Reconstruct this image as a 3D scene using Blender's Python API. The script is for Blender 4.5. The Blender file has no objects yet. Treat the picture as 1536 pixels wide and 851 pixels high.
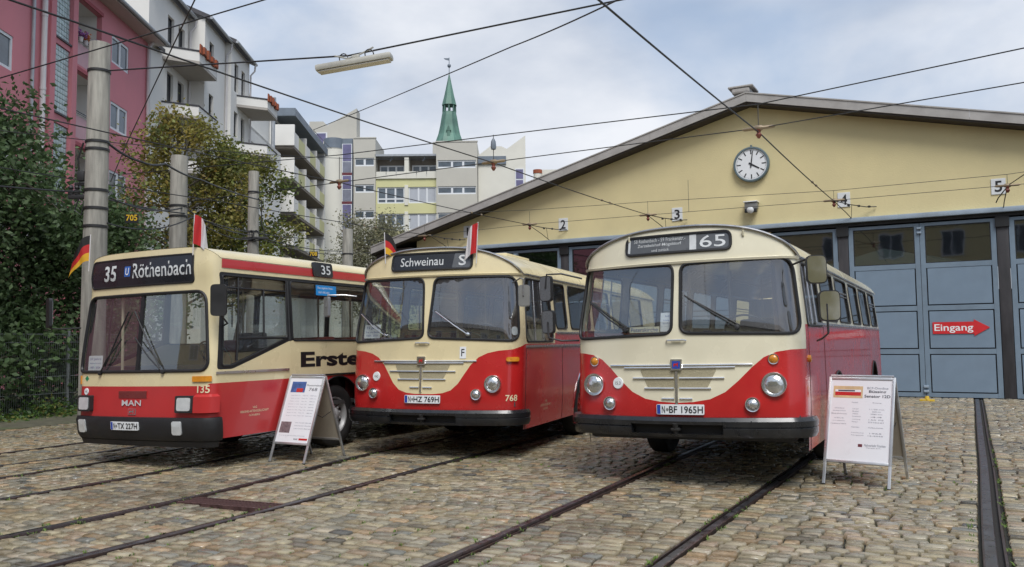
import bpy, bmesh, math, random
import numpy as np
from mathutils import Vector, Matrix
from mathutils.geometry import delaunay_2d_cdt

R = math.radians
random.seed(7)
scene = bpy.context.scene
col = scene.collection

# ------------------------------------------------------------------ camera
cam_d = bpy.data.cameras.new('camera')
cam = bpy.data.objects.new('camera', cam_d)
col.objects.link(cam)
cam_d.sensor_width = 36.0
cam_d.lens = 29.39
cam_d.clip_end = 2000.0
cam.matrix_world = Matrix(((0.878828, 0.041584, 0.475323, 0.0),
                           (0.477033, -0.055607, -0.877125, 0.0),
                           (-0.010043, 0.997586, -0.068706, 1.6),
                           (0, 0, 0, 1)))
scene.camera = cam

# ------------------------------------------------------------------ sky and sun
SUN_EL, SUN_AZ = R(55), R(142)       # azimuth clockwise from +Y: behind the camera, to the right
world = bpy.data.worlds.new('World')
scene.world = world
world.use_nodes = True
nt = world.node_tree
nt.nodes.clear()
wout = nt.nodes.new('ShaderNodeOutputWorld')
bg = nt.nodes.new('ShaderNodeBackground')
bg.inputs['Strength'].default_value = 0.1
sky = nt.nodes.new('ShaderNodeTexSky')
sky.sky_type = 'NISHITA'
sky.sun_disc = False
sky.sun_elevation = SUN_EL
sky.sun_rotation = SUN_AZ
sky.air_density = 1.4
sky.dust_density = 2.5
tc = nt.nodes.new('ShaderNodeTexCoord')
mp = nt.nodes.new('ShaderNodeMapping')
mp.inputs['Scale'].default_value = (1.0, 1.0, 2.2)
mp.inputs['Location'].default_value = (0.35, 0.1, 0.0)
n1 = nt.nodes.new('ShaderNodeTexNoise')
n1.inputs['Scale'].default_value = 1.7
n1.inputs['Detail'].default_value = 7.0
n1.inputs['Roughness'].default_value = 0.52
n1.inputs['Distortion'].default_value = 0.35
r1 = nt.nodes.new('ShaderNodeMapRange')
r1.inputs['From Min'].default_value = 0.38
r1.inputs['From Max'].default_value = 0.62
r1.interpolation_type = 'SMOOTHSTEP'
n2 = nt.nodes.new('ShaderNodeTexNoise')
n2.inputs['Scale'].default_value = 3.1
n2.inputs['Detail'].default_value = 6.0
ccol = nt.nodes.new('ShaderNodeValToRGB')
ccol.color_ramp.elements[0].position = 0.34
ccol.color_ramp.elements[0].color = (2.25, 2.65, 3.35, 1)
ccol.color_ramp.elements[1].position = 0.66
ccol.color_ramp.elements[1].color = (4.6, 4.75, 5.05, 1)
thin = nt.nodes.new('ShaderNodeMixRGB')          # veil of cirrus over the blue
thin.inputs['Fac'].default_value = 0.72
thin.inputs['Color2'].default_value = (1.95, 2.5, 3.5, 1)
mix = nt.nodes.new('ShaderNodeMixRGB')
L = nt.links.new
L(tc.outputs['Generated'], mp.inputs['Vector'])
L(mp.outputs['Vector'], n1.inputs['Vector'])
L(mp.outputs['Vector'], n2.inputs['Vector'])
L(n1.outputs['Fac'], r1.inputs['Value'])
L(n2.outputs['Fac'], ccol.inputs['Fac'])
L(sky.outputs['Color'], thin.inputs['Color1'])
L(thin.outputs['Color'], mix.inputs['Color1'])
L(r1.outputs['Result'], mix.inputs['Fac'])
L(ccol.outputs['Color'], mix.inputs['Color2'])
L(mix.outputs['Color'], bg.inputs['Color'])
L(bg.outputs['Background'], wout.inputs['Surface'])

sun_d = bpy.data.lights.new('sun', 'SUN')
sun_d.energy = 1.5
sun_d.angle = R(28)
sun_d.color = (1.0, 0.985, 0.965)
sun = bpy.data.objects.new('sun', sun_d)
col.objects.link(sun)
sdir = Vector((math.sin(SUN_AZ)*math.cos(SUN_EL), math.cos(SUN_AZ)*math.cos(SUN_EL), math.sin(SUN_EL)))
sun.rotation_euler = sdir.to_track_quat('Z', 'Y').to_euler()

vs = scene.view_settings
vs.view_transform = 'Standard'
vs.look = 'None'
vs.gamma = 1.0
vs.exposure = 0.95
vs.use_curve_mapping = False

# ------------------------------------------------------------------ materials
def lin(h):
    if isinstance(h, (tuple, list)): return tuple(h)
    h = h.lstrip('#')
    o = []
    for i in (0, 2, 4):
        c = int(h[i:i+2], 16)/255
        o.append(c/12.92 if c <= .04045 else ((c+.055)/1.055)**2.4)
    return tuple(o)

MATS = {}
def mat(name, color, rough=.5, metal=0., var=.10, vscale=3., bump=0., bscale=60., spec=.5, coat=0., attr=None, streak=0., detail=5., coords='Object', grime=None, rvar=.12):
    """principled paint/stone/metal with uneven tone, uneven gloss and optional fine relief"""
    if name in MATS: return MATS[name]
    m = bpy.data.materials.new(name)
    m.use_nodes = True
    t = m.node_tree
    b = t.nodes['Principled BSDF']
    c = lin(color)
    tcn = t.nodes.new('ShaderNodeTexCoord')
    vec = tcn.outputs[coords]
    if streak:
        mpn = t.nodes.new('ShaderNodeMapping')
        mpn.inputs['Scale'].default_value = (1, 1, 1-streak)
        t.links.new(vec, mpn.inputs['Vector'])
        vec = mpn.outputs['Vector']
    n = t.nodes.new('ShaderNodeTexNoise')
    n.inputs['Scale'].default_value = vscale
    n.inputs['Detail'].default_value = detail
    n.inputs['Roughness'].default_value = .6
    t.links.new(vec, n.inputs['Vector'])
    mr = t.nodes.new('ShaderNodeMapRange')
    mr.inputs['From Min'].default_value = .3
    mr.inputs['From Max'].default_value = .7
    mr.inputs['To Min'].default_value = 1-var
    mr.inputs['To Max'].default_value = 1+var
    t.links.new(n.outputs['Fac'], mr.inputs['Value'])
    mul = t.nodes.new('ShaderNodeVectorMath')
    mul.operation = 'MULTIPLY'
    if attr:
        at = t.nodes.new('ShaderNodeAttribute')
        at.attribute_name = attr
        t.links.new(at.outputs['Color'], mul.inputs[0])
    else:
        mul.inputs[0].default_value = c
    t.links.new(mr.outputs['Result'], mul.inputs[1])
    colout = mul.outputs['Vector']
    if grime:
        gn = t.nodes.new('ShaderNodeTexNoise')
        gn.inputs['Scale'].default_value = grime[1]
        gn.inputs['Detail'].default_value = 8
        t.links.new(vec, gn.inputs['Vector'])
        gr = t.nodes.new('ShaderNodeMapRange')
        gr.inputs['From Min'].default_value = .5
        gr.inputs['From Max'].default_value = .75
        gr.inputs['To Max'].default_value = grime[2]
        t.links.new(gn.outputs['Fac'], gr.inputs['Value'])
        gm = t.nodes.new('ShaderNodeMixRGB')
        gm.inputs['Color2'].default_value = (*lin(grime[0]), 1)
        t.links.new(gr.outputs['Result'], gm.inputs['Fac'])
        t.links.new(colout, gm.inputs['Color1'])
        colout = gm.outputs['Color']
    t.links.new(colout, b.inputs['Base Color'])
    rr = t.nodes.new('ShaderNodeMapRange')
    rr.inputs['From Min'].default_value = .3
    rr.inputs['From Max'].default_value = .7
    rr.inputs['To Min'].default_value = max(.02, rough-rvar)
    rr.inputs['To Max'].default_value = min(1, rough+rvar)
    t.links.new(n.outputs['Fac'], rr.inputs['Value'])
    t.links.new(rr.outputs['Result'], b.inputs['Roughness'])
    b.inputs['Metallic'].default_value = metal
    b.inputs['Specular IOR Level'].default_value = spec
    b.inputs['Coat Weight'].default_value = coat
    b.inputs['Coat Roughness'].default_value = .06
    if bump:
        bn = t.nodes.new('ShaderNodeTexNoise')
        bn.inputs['Scale'].default_value = bscale
        bn.inputs['Detail'].default_value = 4
        t.links.new(tcn.outputs[coords], bn.inputs['Vector'])
        bp = t.nodes.new('ShaderNodeBump')
        bp.inputs['Strength'].default_value = bump
        bp.inputs['Distance'].default_value = .01
        t.links.new(bn.outputs['Fac'], bp.inputs['Height'])
        t.links.new(bp.outputs['Normal'], b.inputs['Normal'])
    MATS[name] = m
    return m

def glass(name, tint, refl=.06, rough=.02, body=(.02, .025, .025), haze=.0):
    """window glass: tinted see-through pane with fresnel reflections and a little dust"""
    if name in MATS: return MATS[name]
    m = bpy.data.materials.new(name)
    m.use_nodes = True
    t = m.node_tree
    t.nodes.clear()
    out = t.nodes.new('ShaderNodeOutputMaterial')
    tr = t.nodes.new('ShaderNodeBsdfTransparent')
    tr.inputs['Color'].default_value = (*tint, 1)
    gl = t.nodes.new('ShaderNodeBsdfGlossy')
    gl.inputs['Roughness'].default_value = rough
    gl.inputs['Color'].default_value = (.92, .95, 1, 1)
    df = t.nodes.new('ShaderNodeBsdfDiffuse')
    df.inputs['Color'].default_value = (.45, .45, .44, 1)
    fr = t.nodes.new('ShaderNodeFresnel')
    geo = t.nodes.new('ShaderNodeNewGeometry')          # same reflectance from inside and outside of the thin pane
    io = t.nodes.new('ShaderNodeMath')
    io.operation = 'MULTIPLY_ADD'
    io.inputs[1].default_value = 1/1.5-1.5
    io.inputs[2].default_value = 1.5
    t.links.new(geo.outputs['Backfacing'], io.inputs[0])
    t.links.new(io.outputs[0], fr.inputs['IOR'])
    ad = t.nodes.new('ShaderNodeMath')
    ad.operation = 'ADD'
    ad.use_clamp = True
    ad.inputs[1].default_value = refl
    t.links.new(fr.outputs['Fac'], ad.inputs[0])
    tcn = t.nodes.new('ShaderNodeTexCoord')
    nn = t.nodes.new('ShaderNodeTexNoise')
    nn.inputs['Scale'].default_value = 1.3
    t.links.new(tcn.outputs['Object'], nn.inputs['Vector'])
    bp = t.nodes.new('ShaderNodeBump')
    bp.inputs['Strength'].default_value = .03
    bp.inputs['Distance'].default_value = .05
    t.links.new(nn.outputs['Fac'], bp.inputs['Height'])
    t.links.new(bp.outputs['Normal'], gl.inputs['Normal'])
    m0 = t.nodes.new('ShaderNodeMixShader')
    m0.inputs['Fac'].default_value = haze
    t.links.new(tr.outputs[0], m0.inputs[1])
    t.links.new(df.outputs[0], m0.inputs[2])
    mx = t.nodes.new('ShaderNodeMixShader')
    t.links.new(ad.outputs[0], mx.inputs['Fac'])
    t.links.new(m0.outputs[0], mx.inputs[1])
    t.links.new(gl.outputs[0], mx.inputs[2])
    t.links.new(mx.outputs[0], out.inputs['Surface'])
    MATS[name] = m
    return m

def emit(name, color, strength):
    if name in MATS: return MATS[name]
    m = bpy.data.materials.new(name)
    m.use_nodes = True
    b = m.node_tree.nodes['Principled BSDF']
    b.inputs['Emission Color'].default_value = (*lin(color), 1)
    b.inputs['Emission Strength'].default_value = strength
    MATS[name] = m
    return m

# ------------------------------------------------------------------ mesh helpers
class MB:
    """collects shapes; build() links them as one mesh object"""
    def __init__(self): self.v = []; self.f = []; self.m = []
    def add(self, vs, fs, mi=0):
        o = len(self.v)
        self.v += [tuple(p) for p in vs]
        self.f += [tuple(i+o for i in f) for f in fs]
        self.m += [mi]*len(fs)
        return self
    def box(self, x0, x1, y0, y1, z0, z1, mi=0, M=None):
        vs = [(x, y, z) for z in (z0, z1) for y in (y0, y1) for x in (x0, x1)]
        if M is not None: vs = [M @ Vector(p) for p in vs]
        return self.add(vs, [(0, 2, 3, 1), (4, 5, 7, 6), (0, 1, 5, 4), (2, 6, 7, 3), (0, 4, 6, 2), (1, 3, 7, 5)], mi)
    def bbox(self, x0, x1, y0, y1, z0, z1, b=.01, mi=0, M=None):
        """box with bevelled edges"""
        bm = bmesh.new()
        bmesh.ops.create_cube(bm, size=1)
        for v in bm.verts:
            v.co = Vector(((x0+x1)/2+v.co.x*(x1-x0), (y0+y1)/2+v.co.y*(y1-y0), (z0+z1)/2+v.co.z*(z1-z0)))
        bmesh.ops.bevel(bm, geom=list(bm.edges), offset=b, segments=2, affect='EDGES', profile=.6)
        bm.verts.index_update()
        vs = [M @ v.co if M is not None else v.co.copy() for v in bm.verts]
        fs = [[v.index for v in f.verts] for f in bm.faces]
        bm.free()
        return self.add(vs, fs, mi)
    def tube(self, path, r, n=8, mi=0, closed=False, caps=True):
        P = [Vector(p) for p in path]
        k = len(P)
        rr = r if isinstance(r, (list, tuple)) else [r]*k
        vs = []; prev = None
        for i in range(k):
            a = P[i-1] if (i or closed) else P[i]
            b = P[(i+1) % k] if (i < k-1 or closed) else P[i]
            d = (b-a)
            d = d.normalized() if d.length > 1e-9 else Vector((0, 0, 1))
            if prev is None:
                u = d.orthogonal().normalized()
            else:
                u = prev-d*prev.dot(d)
                u = u.normalized() if u.length > 1e-6 else d.orthogonal().normalized()
            prev = u
            w = d.cross(u)
            for j in range(n):
                an = 2*math.pi*j/n
                vs.append(P[i]+(u*math.cos(an)+w*math.sin(an))*rr[i])
        fs = []
        for i in range(k if closed else k-1):
            i2 = (i+1) % k
            for j in range(n):
                j2 = (j+1) % n
                fs.append((i*n+j, i*n+j2, i2*n+j2, i2*n+j))
        if caps and not closed:
            fs.append(tuple(range(n-1, -1, -1)))
            fs.append(tuple((k-1)*n+j for j in range(n)))
        return self.add(vs, fs, mi)
    def lathe(self, prof, n=24, mi=0, M=None, cap0=False, cap1=False):
        """prof: (r, h) turned round local z"""
        vs = []
        for r, h in prof:
            for j in range(n):
                a = 2*math.pi*j/n
                vs.append(Vector((r*math.cos(a), r*math.sin(a), h)))
        fs = []
        for i in range(len(prof)-1):
            for j in range(n):
                j2 = (j+1) % n
                fs.append((i*n+j, i*n+j2, (i+1)*n+j2, (i+1)*n+j))
        if cap0: fs.append(tuple(range(n-1, -1, -1)))
        if cap1: fs.append(tuple((len(prof)-1)*n+j for j in range(n)))
        if M is not None: vs = [M @ p for p in vs]
        return self.add(vs, fs, mi)
    def prism(self, poly, h0, h1, M=None, mi=0):
        """2-D polygon (x, y) extruded along local z"""
        n = len(poly)
        vs = [Vector((x, y, h0)) for x, y in poly]+[Vector((x, y, h1)) for x, y in poly]
        if M is not None: vs = [M @ p for p in vs]
        fs = [tuple(range(n-1, -1, -1)), tuple(range(n, 2*n))]
        fs += [(i, (i+1) % n, n+(i+1) % n, n+i) for i in range(n)]
        return self.add(vs, fs, mi)
    def build(self, name, mats, parent=None, smooth=False, kind=None, sharp=35):
        me = bpy.data.meshes.new(name)
        me.from_pydata([tuple(p) for p in self.v], [], self.f)
        if not isinstance(mats, (list, tuple)): mats = [mats]
        for m in mats: me.materials.append(m)
        if len(mats) > 1: me.polygons.foreach_set('material_index', self.m)
        me.validate()
        if smooth:
            me.polygons.foreach_set('use_smooth', [True]*len(me.polygons))
            try: me.set_sharp_from_angle(angle=R(sharp))
            except Exception: pass
        me.update()
        o = bpy.data.objects.new(name, me)
        col.objects.link(o)
        if parent: o.parent = parent
        if kind: o['kind'] = kind
        return o

def tag(o, label=None, cat=None, group=None, kind=None):
    if label: o['label'] = label
    if cat: o['category'] = cat
    if group: o['group'] = group
    if kind: o['kind'] = kind
    return o

def empty(name, loc=(0, 0, 0), rz=0., label=None, cat=None, group=None):
    o = bpy.data.objects.new(name, None)
    col.objects.link(o)
    o.empty_display_size = .2
    o.location = loc
    o.rotation_euler = (0, 0, rz)
    return tag(o, label, cat, group)

def inst(name, me, parent, M=None):
    o = bpy.data.objects.new(name, me)
    col.objects.link(o)
    if parent: o.parent = parent
    if M is not None: o.matrix_local = M
    return o

def frame(o, n, up=Vector((0, 0, 1))):
    """matrix with local z along n, local y as near to up as can be"""
    n = Vector(n).normalized()
    x = Vector(up).cross(n)
    x = x.normalized() if x.length > 1e-6 else Vector((1, 0, 0))
    y = n.cross(x)
    return Matrix(((x.x, y.x, n.x, o[0]), (x.y, y.y, n.y, o[1]), (x.z, y.z, n.z, o[2]), (0, 0, 0, 1)))

def rpoly(pts, r, n=5):
    """round the corners of a polygon; r one radius or one per corner"""
    k = len(pts); out = []
    for i in range(k):
        p = Vector(pts[i]); a = Vector(pts[i-1])-p; b = Vector(pts[(i+1) % k])-p
        rr = r[i] if isinstance(r, (list, tuple)) else r
        rr = min(rr, a.length*.49, b.length*.49)
        if rr <= 1e-6: out.append((p.x, p.y)); continue
        a = a.normalized()*rr; b = b.normalized()*rr
        for j in range(n+1):
            t = j/n
            q = p+a*(1-t)**2+b*t**2
            out.append((q.x, q.y))
    return out

_TXT = {}
def text2d(s, bold=0., shear=0., align='CENTER'):
    """builtin font outline as flat triangles, cap height about 0.7 of size 1"""
    key = (s, bold, shear, align)
    if key in _TXT: return _TXT[key]
    cu = bpy.data.curves.new('t', 'FONT')
    cu.body = s; cu.size = 1; cu.align_x = align; cu.offset = bold; cu.shear = shear
    cu.resolution_u = 3
    ob = bpy.data.objects.new('t', cu)
    col.objects.link(ob)
    bpy.context.view_layer.update()
    me = bpy.data.meshes.new_from_object(ob.evaluated_get(bpy.context.evaluated_depsgraph_get()))
    vs = [(v.co.x, v.co.y) for v in me.vertices]
    fs = [tuple(p.vertices) for p in me.polygons]
    bpy.data.objects.remove(ob); bpy.data.curves.remove(cu); bpy.data.meshes.remove(me)
    _TXT[key] = (vs, fs)
    return vs, fs

def text_fit(s, w, h, bold=0., shear=0.):
    """text scaled to fill a box w x h centred on 0, 0"""
    vs, fs = text2d(s, bold, shear)
    xs = [p[0] for p in vs]; ys = [p[1] for p in vs]
    x0, x1, y0, y1 = min(xs), max(xs), min(ys), max(ys)
    return [((x-(x0+x1)/2)*w/(x1-x0), (y-(y0+y1)/2)*h/(y1-y0)) for x, y in vs], fs

def inpoly(px, py, poly):
    x = np.array([p[0] for p in poly]); y = np.array([p[1] for p in poly])
    ins = np.zeros(len(px), bool)
    j = len(poly)-1
    for i in range(len(poly)):
        c = ((y[i] > py) != (y[j] > py))
        with np.errstate(divide='ignore', invalid='ignore'):
            xi = (x[j]-x[i])*(py-y[i])/(y[j]-y[i])+x[i]
        ins ^= c & (px < xi)
        j = i
    return ins

def densify(poly, d):
    out = []
    k = len(poly)
    for i in range(k):
        a = poly[i]; b = poly[(i+1) % k]
        n = max(1, int(math.hypot(b[0]-a[0], b[1]-a[1])/d))
        for j in range(n):
            out.append((a[0]+(b[0]-a[0])*j/n, a[1]+(b[1]-a[1])*j/n))
    return out

def cdt(domain, holes=(), regions=(), grid=(), d=.06):
    """triangulate a 2-D domain with holes; regions give a material index by containment (later wins)"""
    pts = []; edges = []
    loops = [domain]+list(holes)+[r for r, _ in regions]
    for lp in loops:
        q = densify(lp, d)
        o = len(pts)
        pts += q
        edges += [(o+i, o+(i+1) % len(q)) for i in range(len(q))]
    if len(grid):
        gx = np.array([g[0] for g in grid]); gy = np.array([g[1] for g in grid])
        k = inpoly(gx, gy, domain)
        pts += [(gx[i], gy[i]) for i in range(len(gx)) if k[i]]
    r = delaunay_2d_cdt([Vector(p) for p in pts], edges, [], 0, 1e-5)
    V, F = r[0], r[2]
    V = [(p.x, p.y) for p in V]
    F = [tuple(f) for f in F]
    cx = np.array([sum(V[i][0] for i in f)/3 for f in F]); cy = np.array([sum(V[i][1] for i in f)/3 for f in F])
    keep = inpoly(cx, cy, domain)
    for h in holes: keep &= ~inpoly(cx, cy, h)
    mi = np.zeros(len(F), int)
    for rg, i in regions: mi[inpoly(cx, cy, rg)] = i
    out = [f for f, k in zip(F, keep) if k]
    return V, out, [int(m) for m, k in zip(mi, keep) if k]
# ------------------------------------------------------------------ ground, rails, cobbles
YF = 24.75                                  # front plane of the depot
M_joint = mat('joint_soil', (.022, .020, .015), .8, var=.35, vscale=9, bump=.5, bscale=90, grime=((.045, .065, .015), .9, .7))
g = MB().add([(-400, -400, -.03), (400, -400, -.03), (400, 400, -.03), (-400, 400, -.03)], [(0, 1, 2, 3)])
ground = tag(g.build('ground', M_joint), 'yard ground of mossy soil between the cobbles', 'ground', kind='structure')

def wavy(tab):
    def fn(y):
        if y <= tab[0][0]: return tab[0][1]
        for (y0, x0), (y1, x1) in zip(tab, tab[1:]):
            if y <= y1:
                t = (y-y0)/(y1-y0); t = t*t*(3-2*t)
                return x0+(x1-x0)*t
        return tab[-1][1]
    return fn
RAILS = [
    ('a', wavy([(-6, -12.3), (7, -12.7), (14, -13.6), (25, -15.9)]), 'left rail of the track beside the mesh fence'),
    ('b', wavy([(-6, -11.0), (7, -11.4), (14, -12.2), (25, -14.4)]), 'right rail of the track beside the mesh fence'),
    ('c', wavy([(-6, -10.0), (6, -10.37), (14, -11.4), (25, -13.1)]), 'left rail under the bus with square headlights'),
    ('d', wavy([(-6, -8.7), (6, -8.92), (14, -9.9), (25, -11.6)]), 'right rail under the bus with square headlights'),
    ('e', wavy([(-6, -7.1), (6, -7.18), (10, -7.62), (25, -9.1)]), 'left rail under the bus reading Schweinau, ending the cross drain'),
    ('f', wavy([(-6, -6.0), (5, -5.95), (10, -6.12), (25, -7.6)]), 'right rail under the bus reading Schweinau, ending the cross drain'),
    ('g', wavy([(-6, -3.40), (5, -3.44), (12, -3.52), (25, -3.68)]), 'left rail under the bus with route number 65'),
    ('h', wavy([(-6, -2.0), (5, -1.98), (12, -1.90), (25, -2.1)]), 'right rail under the bus with route number 65'),
    ('i', wavy([(-6, -.05), (6.8, .09), (13, .13), (25, .17)]), 'wide grooved rail running up to the gate with the arrow sign'),
    ('j', wavy([(-6, 1.55), (13, 1.63), (25, 1.68)]), 'outer rail of the track beyond the arrow sign gate'),
]
M_rail = mat('rail_steel', (.10, .075, .07), .38, metal=.75, var=.35, vscale=14, bump=.2, bscale=40, grime=((.10, .045, .025), 4, .7))
M_shine = mat('rail_shine', (.16, .155, .165), .33, metal=.85, var=.35, vscale=9, grime=((.10, .06, .045), 3, .6))
M_groove = mat('groove_dirt', (.018, .015, .012), .8, var=.3, vscale=20)
for nm, fx, lab in RAILS:
    rb = MB()
    wide = 1.3 if nm == 'i' else 1.
    s = 1 if nm in 'acegi' else -1             # the guard lip lies on the inner side
    prof = [(-.042*wide, -.03), (-.040*wide, .010), (-.030*wide, .014), (.026*wide, .014), (.031*wide, .006), (.033*wide, -.025), (.064*wide, -.025), (.066*wide, .004), (.080*wide, .006), (.086*wide, -.03)]
    mid = [0, 0, 1, 0, 0, 2, 0, 0, 0]
    ys = np.arange(-5, YF-.1, .35)
    vs = []
    for y in ys:
        x = fx(y)
        for px, pz in prof: vs.append((x+s*px, y, pz))
    k = len(prof)
    for i in range(len(ys)-1):
        for j in range(k-1):
            q = (i*k+j, i*k+j+1, (i+1)*k+j+1, (i+1)*k+j)
            rb.f.append(q if s > 0 else q[::-1]); rb.m.append(mid[j])
    rb.v = vs
    tag(rb.build('tram_rail', [M_rail, M_shine, M_groove], smooth=True), 'dark steel '+lab, 'rail', 'tram rails set in the cobbled yard')

# the short rail end crossing in front of the gate
rb = MB()
rb.box(.36, 3.2, 18.38, 18.47, -.02, .012)
rb.box(.36, 3.2, 18.50, 18.53, -.02, .008)
tag(rb.build('crossing_rail', M_rail, smooth=False), 'short dark rail crossing the cobbles in front of the depot gate', 'rail')

# cross drain between two rails
M_pit = mat('drain_pit', (.006, .005, .005), .9)
dr = empty('cross_drain', (-6.55, 6.12, 0), R(6), 'rusty toothed iron drain channel laid across between two rails', 'drain')
M_rust = mat('rust_iron', (.11, .06, .055), .6, metal=.5, var=.4, vscale=18, bump=.4)
MB().box(-.56, .56, -.14, -.115, -.03, .014).box(-.56, .56, .115, .14, -.03, .014).build('channel_frame', M_rust, dr)
MB().box(-.56, .56, -.115, .115, -.03, -.024).build('channel_bottom', M_pit, dr)
tooth = MB().bbox(-.010, .010, -.114, .10, -.02, .013, .004)
tme = None
for i in range(26):
    x = -.53+i*1.06/25
    if tme is None:
        o = tooth.build('drain_bar', M_rust, dr); tme = o.data; o.location.x = x
    else:
        inst('drain_bar', tme, dr, Matrix.Translation((x, 0, 0)))

# cobbles: rows across the tracks, split at every rail
M_cob = mat('cobble_stone', (.3, .27, .22), .34, var=.26, vscale=14, bump=.4, bscale=60, attr='tone', spec=.5, rvar=.22, grime=((.050, .046, .034), .55, .6))
# wet film: broad patches where the stones turn glossy
_t = M_cob.node_tree; _b = _t.nodes['Principled BSDF']
_n = _t.nodes.new('ShaderNodeTexNoise'); _n.inputs['Scale'].default_value = .45; _n.inputs['Detail'].default_value = 6
_c = _t.nodes.new('ShaderNodeNewGeometry'); _t.links.new(_c.outputs['Position'], _n.inputs['Vector'])
_r = _t.nodes.new('ShaderNodeMapRange'); _r.inputs['From Min'].default_value = .42; _r.inputs['From Max'].default_value = .62; _r.inputs['To Max'].default_value = .75
_t.links.new(_n.outputs['Fac'], _r.inputs['Value']); _t.links.new(_r.outputs['Result'], _b.inputs['Coat Weight'])
_b.inputs['Coat Roughness'].default_value = .16

rng = np.random.default_rng(11)
PAL = np.array([(.270, .236, .176), (.250, .225, .180), (.290, .262, .200), (.218, .205, .178), (.185, .178, .160), (.300, .225, .155), (.240, .185, .125),
                (.300, .270, .230), (.265, .210, .165), (.160, .165, .165), (.250, .235, .200), (.125, .115, .100), (.215, .180, .130), (.085, .085, .085)])
PAL = PAL*np.array([1.04, .98, .81])
PW = np.array([15, 14, 12, 10, 7, 4, 5, 8, 6, 2.5, 9, 3, 5, 1.5]); PW = PW/PW.sum()

def stone(x0, x1, y0, y1, skew, sq, h, rg):
    """one worn sett: chamfered top with bulged, uneven outline"""
    def j(a): return rg.uniform(-a, a)
    ins = .006
    c = [(x0+j(.006), y0+j(.006)), ((x0+x1)/2+j(.02), y0-.003+j(.006)), (x1+j(.006), y0+j(.006)), (x1+.003+j(.004), (y0+y1)/2), (x1+j(.006), y1+j(.006)), ((x0+x1)/2+j(.02), y1+.003+j(.006)), (x0+j(.006), y1+j(.006)), (x0-.003+j(.004), (y0+y1)/2)]
    xm, ym = (x0+x1)/2, (y0+y1)/2
    # cut the corners a little
    for i in (0, 2, 4, 6):
        x, y = c[i]; k = sq*.055
        c[i] = (x+(xm-x)*k, y+(ym-y)*k*1.3)
    vs = []; t0, t1 = j(.004), j(.004)
    for x, y in c: vs.append((x+skew*(y-ym), y, -.03))
    for x, y in c: vs.append((x+skew*(y-ym), y, h-.010))
    for x, y in c:
        d = math.hypot(x-xm, y-ym) or 1
        xx = x+(xm-x)/d*ins*1.5; yy = y+(ym-y)/d*ins*1.5
        vs.append((xx+skew*(yy-ym), yy, h+t0*(xx-xm)/.1+t1*(yy-ym)/.06))
    vs.append((xm+j(.02), ym+j(.01), h+.004+j(.002)))
    fs = []
    for a, b in ((0, 8), (8, 16)):
        for i in range(8):
            i2 = (i+1) % 8
            fs.append((a+i, a+i2, b+i2, b+i))
    for i in range(8): fs.append((16+i, 16+(i+1) % 8, 24))
    return vs, fs

cy0 = 3.0
allst = []
row = 0
y = cy0
while y < YF-.06:
    dy = .118+rng.uniform(-.014, .014)
    xs = sorted([(fx(y+dy/2), nm) for nm, fx, _ in RAILS])
    hw = {'i': .15}
    bounds = []
    left = -16.2 if y < 20 else -17.0
    cur = left
    for xr, nm in xs:
        if xr < left: continue
        s = 1 if nm in 'acegi' else -1
        w = 1.3 if nm == 'i' else 1.
        lo, hi = (xr-.055*w, xr+.098*w) if s > 0 else (xr-.098*w, xr+.055*w)
        bounds.append((cur, lo)); cur = hi
    bounds.append((cur, 4.2))
    for a, b in bounds:
        if b-a < .05: continue
        n = max(1, round((b-a)/rng.uniform(.165, .19)))
        w = rng.uniform(.75, 1.25, n); w = w/w.sum()*(b-a)
        x = a
        for i in range(n):
            x0, x1 = x+.011, x+w[i]-.011
            x += w[i]
            if -7.2 < (x0+x1)/2 < -5.9 and 5.93 < y+dy/2-.1*((x0+x1)/2+6.55) < 6.31: continue
            # not seen: outside the view wedge on the left
            if x0 < -16.4: continue
            allst.append((x0, x1, y+.009, y+dy-.009, row))
    y += dy; row += 1
print('stones', len(allst))
vx = cam.matrix_world.inverted()
def seen_px(x, y):
    q = vx @ Vector((x, y, 0))
    if q.z > -.1: return None
    f = 29.39/36
    return (.5+f*q.x/-q.z, .5+f*(q.y/-q.z)*1024/567, -q.z)
score = []
for i, (x0, x1, y0, y1, r) in enumerate(allst):
    p = seen_px((x0+x1)/2, (y0+y1)/2)
    if p and -.01 < p[0] < 1.01 and -.01 < p[1] < 1.01: score.append(((x1-x0)*(y1-y0)/p[2]**3, i))
score.sort(reverse=True)
near = {i for _, i in score[:300]}
bv = []; bf = []; bc = []
single = []
for i, (x0, x1, y0, y1, r) in enumerate(allst):
    skew = .10*math.sin(r*.07+x0*.5)+(.18 if x0 < -3.6 else 0)*1
    h = .007+rng.uniform(-.007, .007)+.004*math.sin(x0*1.7+y0*2.1)
    y_off = .03*math.sin(x0*1.3+.4)+.02*math.sin(x0*3.1)
    vs, fs = stone(x0, x1, y0+y_off, y1+y_off, skew*.5, rng.uniform(.3, 1.3), h, rng)
    c = PAL[rng.choice(len(PAL), p=PW)]*rng.uniform(.82, 1.15)
    if i in near:
        single.append((vs, fs, c)); continue
    o = len(bv)
    bv += vs; bf += [tuple(k+o for k in f) for f in fs]; bc += [c]*len(vs)
def setts(name, vs, fs, cs):
    me = bpy.data.meshes.new(name)
    me.from_pydata(vs, [], fs)
    a = me.attributes.new('tone', 'FLOAT_COLOR', 'POINT')
    a.data.foreach_set('color', np.concatenate([np.array(cs), np.ones((len(cs), 1))], 1).astype(np.float32).ravel())
    me.materials.append(M_cob)
    me.polygons.foreach_set('use_smooth', [True]*len(me.polygons))
    me.set_sharp_from_angle(angle=R(50))
    me.update()
    return me
o = inst('cobbles', setts('cobbles', bv, bf, bc), ground); o['kind'] = 'stuff'
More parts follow.
